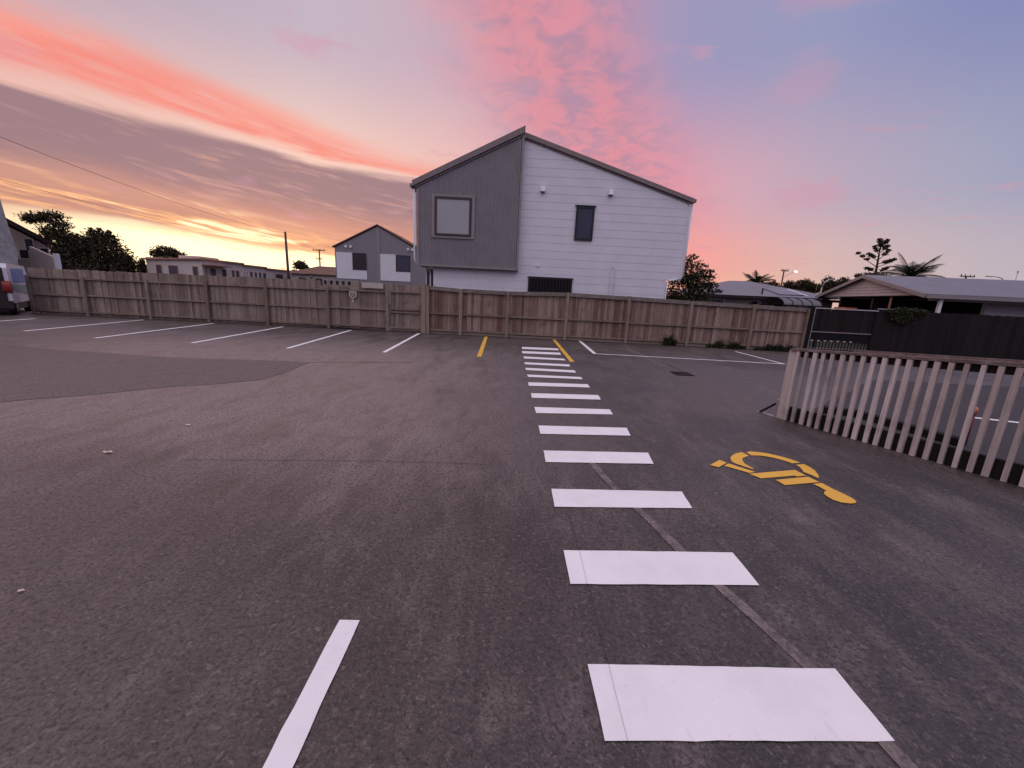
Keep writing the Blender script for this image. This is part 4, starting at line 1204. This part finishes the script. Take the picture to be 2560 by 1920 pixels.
sp_ = thing('sparse_pine', 'sparse open pine in silhouette beside the windswept palm', 'tree', (43.0, 50, 0))
local(MB().tube([(43.1, 50, -0.2), (42.9, 50, 5.5), (42.75, 50, 8.0), (42.6, 50, 9.8)], [0.25, 0.16, 0.09, 0.03], 8).build('trunk', M['bark'], None, True), sp_)
lb_ = MB(); bl = []
for z_, ex, ez in ((6.2, 44.6, 6.9), (6.4, 41.6, 6.7), (6.9, 40.5, 8.4), (6.9, 44.9, 7.9), (7.3, 44.0, 7.7), (7.6, 41.4, 8.3), (7.8, 44.2, 8.9), (8.2, 41.5, 9.1), (8.6, 43.9, 9.4), (8.9, 42.0, 9.5), (9.2, 43.2, 9.9), (9.4, 42.4, 10.0)):
    s0 = Vector((42.85, 50, z_)); e = Vector((ex, 50 + random.Random(int(z_ * 10)).uniform(-0.8, 0.8), ez))
    lb_.tube([s0, s0.lerp(e, 0.6) + Vector((0, 0, -0.05)), e], [0.05, 0.03, 0.01], 5)
    for q in (0.55, 0.78, 1.0):
        c_ = s0.lerp(e, q); bl.append((c_.x, c_.y, c_.z + 0.05, 0.30, 0.3, 0.16))
local(lb_.build('limbs', M['bark']), sp_)
leaf_mesh('crown', bl, 3200, 0.11, M['leaf_dark'], 77, sp_, hollow=0.05)

# power pole with the lit street lamp
pl = pole('power pole with crossarm and lit street lamp above the hipped roof', 38.3, 60.0, 7.0, 0.13, ((6.85, 1.0),), name='street_lamp_pole')
local(MB().tube([(38.3, 59.9, 5.9), (39.2, 59.9, 6.55), (39.9, 59.9, 6.80)], 0.04, 6).build('lamp_arm', M['galv']), pl)
local(MB().tube([(39.80, 59.9, 6.84), (40.15, 59.9, 6.80)], [0.11, 0.08], 8).build('lamp_head', M['lamp_lit']), pl)
sl1 = thing('street_lamp', 'slim pale street lamp with bent top, left of the weatherboard gable', 'street lamp', (24.3, 33, 0))
local(MB().tube([(24.3, 33, -0.1), (24.3, 33, 3.3), (24.42, 33, 3.75), (24.75, 33, 4.0)], 0.045, 8).build('column', M['galv'], None, True), sl1)
local(MB().box(24.7, 25.05, 32.93, 33.07, 3.95, 4.05).build('lamp_head', M['galv']), sl1)
pole('distant power pole with one crossarm over the right hand roof ridge', 53.67, 50.0, 6.45, 0.12, ((6.36, 1.7),))
sl2 = thing('street_lamp', 'distant street lamp with a long arm reaching left over the right hand roof', 'street lamp', (58.4, 50, 0))
local(MB().tube([(58.4, 50, -0.1), (58.35, 50, 5.8), (58.0, 50, 6.35), (57.4, 50, 6.5), (56.6, 50, 6.52)], 0.055, 8).build('column', M['galv'], None, True), sl2)
local(MB().box(56.0, 56.7, 49.92, 50.08, 6.45, 6.56).build('lamp_head', M['galv']), sl2)
an = thing('mast', 'thin distant mast near the right edge of the sky', 'mast', (59.7, 50, 0))
local(MB().tube([(59.8, 50, -0.1), (59.62, 50, 7.1)], [0.06, 0.045], 6).build('shaft', M['galv'], None, True), an)
local(MB().tube([(59.62, 50, 7.1), (59.62, 50, 7.3)], 0.09, 6).build('head', M['galv']), an)

# ------------------------------------------------------------------ weatherboard house with carport, far right
# gable end faces left; plan: gable from G0 (far) to G1 (near), ridge runs to the right
G0, G1 = Vector((19.3, 26.6)), Vector((17.0, 17.2))
rd = Vector((0.985, -0.17)).normalized()          # ridge direction
ch = thing('weatherboard_house', 'low house with weatherboard gable over a dark carport at the far right', 'house', (20, 20, 0))
EZ, RZ, RL = 2.40, 3.44, 16.0
GM = (G0 + G1) / 2
def P3(p, s_, z_): return (p.x + rd.x * s_, p.y + rd.y * s_, z_)
local(MB().add([P3(G0, 0.25, EZ), P3(G1, 0.25, EZ), P3(GM, 0.25, RZ - 0.08), P3(G0, 0.45, EZ), P3(G1, 0.45, EZ), P3(GM, 0.45, RZ - 0.08)], [(0, 1, 2), (3, 5, 4), (0, 3, 4, 1), (1, 4, 5, 2), (2, 5, 3, 0)]).build('gable_wall', M['gable_board']), ch)
for k in range(7):        # lapped boards of the gable
    z0_ = EZ + 0.01 + k * 0.145; z1_ = z0_ + 0.14
    q0 = 1 - (z0_ - EZ) / (RZ - 0.08 - EZ); q1 = max(0.01, 1 - (z1_ - EZ) / (RZ - 0.08 - EZ))
    a0, b0 = GM.lerp(G0, q0), GM.lerp(G1, q0); a1, b1 = GM.lerp(G0, q1), GM.lerp(G1, q1)
    local(MB().add([P3(a0, 0.21, z0_), P3(b0, 0.21, z0_), P3(b1, 0.235, z1_), P3(a1, 0.235, z1_), P3(a0, 0.248, z0_), P3(b0, 0.248, z0_), P3(b1, 0.248, z1_), P3(a1, 0.248, z1_)],
                   [(0, 3, 2, 1), (4, 5, 6, 7), (0, 1, 5, 4), (1, 2, 6, 5), (2, 3, 7, 6), (3, 0, 4, 7)]).build('weatherboard', M['gable_board']), ch)
def roof_slab(pa, pb, za, zb, th_, name, mat, s0, s1):
    vs = []
    for s_ in (s0, s1):
        vs += [P3(pa, s_, za), P3(pb, s_, zb), P3(pb, s_, zb + th_), P3(pa, s_, za + th_)]
    return local(MB().add(vs, [(0, 1, 2, 3), (7, 6, 5, 4), (0, 4, 5, 1), (1, 5, 6, 2), (2, 6, 7, 3), (3, 7, 4, 0)]).build(name, mat), ch)
roof_slab(G1, GM, EZ, RZ, 0.05, 'roof', M['roof_grey'], 0.02, RL)
roof_slab(G0, GM + (G0 - GM) * 0.001, EZ, RZ, 0.05, 'roof', M['roof_grey'], 0.02, RL)
roof_slab(G1, GM, EZ - 0.12, RZ - 0.12, 0.165, 'barge_board', M['grey_trim'], -0.03, 0.018)
roof_slab(G0, GM + (G0 - GM) * 0.001, EZ - 0.12, RZ - 0.12, 0.165, 'barge_board', M['grey_trim'], -0.03, 0.018)
fd = (G1 - G0).normalized()
def front(sa, sb, out_, z0_, z1_, name, mat, th_=0.10):
    """box along the near eave: sa..sb along the ridge direction, out_ metres behind the eave"""
    a_ = G1 - fd * out_; b_ = G1 - fd * (out_ + th_)
    vs = [P3(a_, sa, z0_), P3(a_, sb, z0_), P3(b_, sb, z0_), P3(b_, sa, z0_), P3(a_, sa, z1_), P3(a_, sb, z1_), P3(b_, sb, z1_), P3(b_, sa, z1_)]
    return local(MB().add(vs, [(0, 3, 2, 1), (4, 5, 6, 7), (0, 1, 5, 4), (1, 2, 6, 5), (2, 3, 7, 6), (3, 0, 4, 7)]).build(name, mat), ch)
front(0.03, RL, -0.11, EZ - 0.13, EZ + 0.0, 'gutter', M['grey_trim'], 0.10)
front(0.3, RL, 0.15, EZ - 0.22, EZ - 0.02, 'beam', M['grey_corr'], 0.10)
front(0.65, 0.77, 0.10, -0.1, EZ - 0.14, 'post', M['white_plastic'], 0.12)
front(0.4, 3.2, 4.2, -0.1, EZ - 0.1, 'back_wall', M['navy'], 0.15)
front(3.2, RL - 0.4, 1.3, -0.1, EZ - 0.05, 'wall', M['white_board'], 0.2)
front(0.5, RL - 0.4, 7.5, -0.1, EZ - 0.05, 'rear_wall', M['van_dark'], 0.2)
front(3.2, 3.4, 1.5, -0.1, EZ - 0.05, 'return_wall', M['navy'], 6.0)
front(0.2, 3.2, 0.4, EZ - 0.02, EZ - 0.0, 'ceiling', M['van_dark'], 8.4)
for q in (0.03, 0.72):
    p_ = G0.lerp(G1, q)
    local(MB().tube([P3(p_, 0.35, -0.1), P3(p_, 0.35, EZ - 0.02)], 0.05, 8).build('carport_post', M['motel_trim']), ch)
tag(MB().box(17.4, 18.0, 21.6, 22.4, -0.1, 1.78).build('storage_cabinet', M['orange']), 'orange topped cabinet inside the dark carport, above the black gate', 'cabinet')

# black gate and dark fence continuing the line of the paling fence
bg = thing('black_gate', 'black gate with corrugated panel and bars below, right end of the paling fence', 'gate', (12.0, FY, 0))
local(MB().box(10.76, 10.92, FY - 0.08, FY + 0.08, -0.2, 1.68).build('gate_post', M['black_steel']), bg)
for b_, nm, mt in ((MB().box(10.95, 10.99, FY - 0.03, FY + 0.03, 0.1, 1.61), 'frame_stile', 'grey_trim'), (MB().box(13.2, 13.28, FY - 0.03, FY + 0.03, 0.1, 1.61), 'frame_stile', 'black_steel'),
                   (MB().box(10.95, 13.28, FY - 0.03, FY + 0.03, 1.615, 1.65), 'frame_rail', 'galv'), (MB().box(10.99, 13.2, FY - 0.03, FY + 0.03, 0.76, 0.79), 'frame_rail', 'grey_corr'), (MB().box(10.99, 13.2, FY - 0.03, FY + 0.03, 0.44, 0.47), 'frame_rail', 'black_steel'), (MB().box(10.99, 13.2, FY - 0.03, FY + 0.03, 0.10, 0.14), 'frame_rail', 'black_steel')):
    local(b_.build(nm, M[mt]), bg)
for k in range(15):
    local(MB().box(10.995 + k * 0.147, 11.135 + k * 0.147, FY - 0.005 + 0.008 * (k % 2), FY + 0.01 + 0.008 * (k % 2), 0.795, 1.61).build('panel_board', M['dark_wood']), bg)
local(MB().box(10.99, 13.2, FY + 0.0, FY + 0.015, 0.475, 0.755).build('kick_panel', M['black_steel']), bg)
for k in range(18):
    local(MB().box(11.03 + k * 0.12, 11.05 + k * 0.12, FY - 0.012, FY + 0.012, 0.145, 0.435).build('bar', M['black_steel']), bg)
    if k % 2 == 0 and k < 14:
        local(MB().box(11.03 + k * 0.12, 11.12 + k * 0.12, FY - 0.034, FY - 0.0305, 0.445, 0.468).build('reflective_tape', M['white_plastic']), bg)
df = thing('dark_fence', 'near black board fence running from the black gate to the right edge', 'fence', (20, FY, 0))
rs = random.Random(17)
dark_unit = MB().box(-0.5, 0.5, -0.5, 0.5, 0, 1).mesh('board'); dark_unit.materials.append(M['dark_wood'])
x = 13.32
while x < 27.5:
    o = bpy.data.objects.new('board', dark_unit); C.objects.link(o); o.parent = df
    o.location = (x + 0.09 - 20, 0.06 + rs.uniform(-0.006, 0.006), 0.02); o.scale = (0.172, 0.02, 1.66 + rs.uniform(-0.012, 0.012))
    x += 0.18
for z_ in (0.3, 1.0, 1.5):
    local(MB().box(13.32, 27.5, FY + 0.075, FY + 0.12, z_, z_ + 0.06).build('rail', M['dark_wood']), df)
local(MB().box(13.32, 15.0, FY + 0.02, FY + 0.10, 1.70, 1.725).build('capping', M['galv']), df)
vine = leaf_mesh('vine', [(14.3, FY, 1.72, 0.55, 0.14, 0.10), (13.9, FY, 1.64, 0.4, 0.12, 0.12), (14.8, FY, 1.66, 0.4, 0.12, 0.10), (14.2, FY - 0.05, 1.45, 0.5, 0.06, 0.25)], 2600, 0.035, M['grass'], 81, hollow=0.2)
tag(vine, 'dark green creeper tumbling over the top of the near black fence', 'creeper')

# ------------------------------------------------------------------ weeds along the fence foot
def weeds(label, x0, x1, y, h, n, seed):
    r_ = random.Random(seed)
    mb = MB()
    k = 0
    while k < n:
        q = r_.random()
        tx = x0 + (x1 - x0) * q; ty = y + r_.uniform(-0.10, 0.05)
        th_ = h * r_.uniform(0.25, 1.0) ** 1.4 * (0.4 + 0.6 * (1 - abs(2 * q - 1) ** 2))
        for _ in range(r_.randint(8, 20)):
            a_ = r_.uniform(0, 2 * math.pi); hh_ = th_ * r_.uniform(0.5, 1.1); le = hh_ * r_.uniform(0.15, 0.9)
            w_ = r_.choice([0.005, 0.007, 0.010, 0.020])
            ox, oy = math.cos(a_), math.sin(a_)
            bx0, by = tx + ox * 0.02, ty + oy * 0.02
            mb.add([(bx0 - oy * w_, by + ox * w_, 0), (bx0 + oy * w_, by - ox * w_, 0), (bx0 + ox * le * 0.4 + oy * w_, by + oy * le * 0.4 - ox * w_, hh_ * 0.7), (bx0 + ox * le * 0.4 - oy * w_, by + oy * le * 0.4 + ox * w_, hh_ * 0.7), (bx0 + ox * le, by + oy * le, hh_ * 0.92)], [(0, 1, 2, 3), (3, 2, 4)])
            k += 1
    tag(mb.build('weed_clump', M['grass']), label, 'weeds', 'weeds along the foot of the paling fence')
weeds('upright dark weed against the paling fence, left of the other weeds', 5.55, 6.0, 14.86, 0.62, 260, 1)
weeds('spreading weed clump at the fence foot in the middle of the three', 7.1, 8.6, 14.86, 0.42, 620, 2)
weeds('long strip of grass along the fence foot beside the slatted fence', 8.85, 10.8, 14.84, 0.34, 1100, 3)

# ------------------------------------------------------------------ near slatted fence on the right
A_, B_ = Vector((3.91, 5.54)), Vector((4.88, 3.67))
ud = (B_ - A_).normalized()
ang = math.atan2(ud.y, ud.x)
nf = thing('slatted_fence', 'low weathered slatted timber fence running out of the right edge', 'fence', (A_.x, A_.y, 0))
nf.rotation_euler = (0, 0, ang)                   # local +x along the fence; the far side is local +y
FL = 3.3
ft = lambda t_: 0.99 + 0.066 * t_
def npart(mb, name, mat):
    o = mb.build(name, mat); o.parent = nf; return o
rs = random.Random(4)
k = 0
t_ = 0.055
while t_ < FL:
    w = rs.uniform(0.036, 0.050)
    top_ = ft(t_) - 0.005
    j1, j2 = rs.uniform(-0.010, 0.010), rs.uniform(-0.007, 0.007)
    d_ = 0.042
    npart(MB().add([(t_ - w / 2 + j1, -d_, 0.005), (t_ + w / 2 + j1, -d_, 0.005), (t_ + w / 2 + j1, 0, 0.005), (t_ - w / 2 + j1, 0, 0.005),
                    (t_ - w / 2 + j2, -d_, top_), (t_ + w / 2 + j2, -d_, top_), (t_ + w / 2 + j2, 0, top_), (t_ - w / 2 + j2, 0, top_)],
                   [(0, 3, 2, 1), (4, 5, 6, 7), (0, 1, 5, 4), (1, 2, 6, 5), (2, 3, 7, 6), (3, 0, 4, 7)]), 'slat', M['picket'])
    t_ += 0.1005 + 0.0016 * k / 2
    k += 1
def nslab(t0, t1, y0, y1, h0, h1):
    return MB().add([(t0, y0, ft(t0) + h0), (t1, y0, ft(t1) + h0), (t1, y1, ft(t1) + h0), (t0, y1, ft(t0) + h0), (t0, y0, ft(t0) + h1), (t1, y0, ft(t1) + h1), (t1, y1, ft(t1) + h1), (t0, y1, ft(t0) + h1)],
                    [(0, 3, 2, 1), (4, 5, 6, 7), (0, 1, 5, 4), (1, 2, 6, 5), (2, 3, 7, 6), (3, 0, 4, 7)])
npart(nslab(-0.05, 1.52, -0.048, 0.07, 0.0, 0.032), 'cap_rail', M['picket_rail'])
npart(nslab(1.525, FL, -0.048, 0.07, 0.004, 0.036), 'cap_rail', M['picket_rail'])
npart(nslab(0.0, FL, 0.003, 0.045, -0.085, -0.005), 'rail', M['dark_wood'])  # near black colour stands in for the shade under the cap rail
npart(nslab(0.62, FL, 0.072, 0.10, 0.01, 0.06), 'rail', M['picket_rail'])
npart(MB().box(0.03, FL, 0.004, 0.05, 0.0, 0.20), 'plinth_board', M['dark_wood'])
npart(MB().box(-0.075, 0.025, -0.015, 0.085, -0.1, 0.985), 'end_post', M['picket'])
npart(MB().box(3.0, 3.09, 0.05, 0.14, -0.1, 1.1), 'post', M['picket_rail'])
# steel foot bracket at the end post
brk = npart(MB().box(-0.118, -0.078, -0.01, 0.06, 0.0, 0.26), 'foot_bracket', M['steel'])
q_ = MB().add([(-0.36, 0.0, 0.0), (-0.33, 0.0, 0.0), (-0.12, 0.0, 0.19), (-0.12, 0.0, 0.22), (-0.36, 0.05, 0.0), (-0.33, 0.05, 0.0), (-0.12, 0.05, 0.19), (-0.12, 0.05, 0.22)], [(0, 1, 2, 3), (7, 6, 5, 4), (0, 4, 5, 1), (1, 5, 6, 2), (2, 6, 7, 3), (3, 7, 4, 0)]).build('brace', M['black_steel']); q_.parent = brk
q_ = MB().box(-0.38, -0.078, -0.02, 0.07, 0.0005, 0.008).build('base_plate', M['steel']); q_.parent = brk

# things glimpsed through the slats
sl = MB().add([(4.84, 6.10, 0), (5.30, 5.95, 0), (5.62, 4.70, 0), (5.50, 4.66, 0), (5.20, 5.84, 0), (4.80, 5.98, 0)] + [(4.84, 6.10, .10), (5.30, 5.95, .10), (5.62, 4.70, .10), (5.50, 4.66, .10), (5.20, 5.84, .10), (4.80, 5.98, .10)],
              [(5, 4, 3, 2, 1, 0), (6, 7, 8, 9, 10, 11)] + [(i, (i + 1) % 6, 6 + (i + 1) % 6, 6 + i) for i in range(6)])
tag(sl.build('timber_edging', M['dark_wood']), 'low dark timber edging glimpsed through the slatted fence', 'edging')
rp = thing('red_bollard', 'dark red post with orange top glimpsed between the slats at right', 'bollard', (5.69, 4.79, 0))
local(MB().tube([(5.69, 4.79, 0.0), (5.69, 4.79, 0.40)], 0.035, 12).build('shaft', M['red_post'], None, True), rp)
local(MB().tube([(5.69, 4.79, 0.40), (5.69, 4.79, 0.47), (5.69, 4.79, 0.49)], [0.045, 0.045, 0.03], 12).build('cap', M['orange'], None, True), rp)
tag(quadpaint('bay_line', line_poly((7.35, 6.18), (8.6, 5.75), 0.10), M['white_paint']), 'short white line glimpsed through the slatted fence', 'bay line', 'white lines of the parking bays')
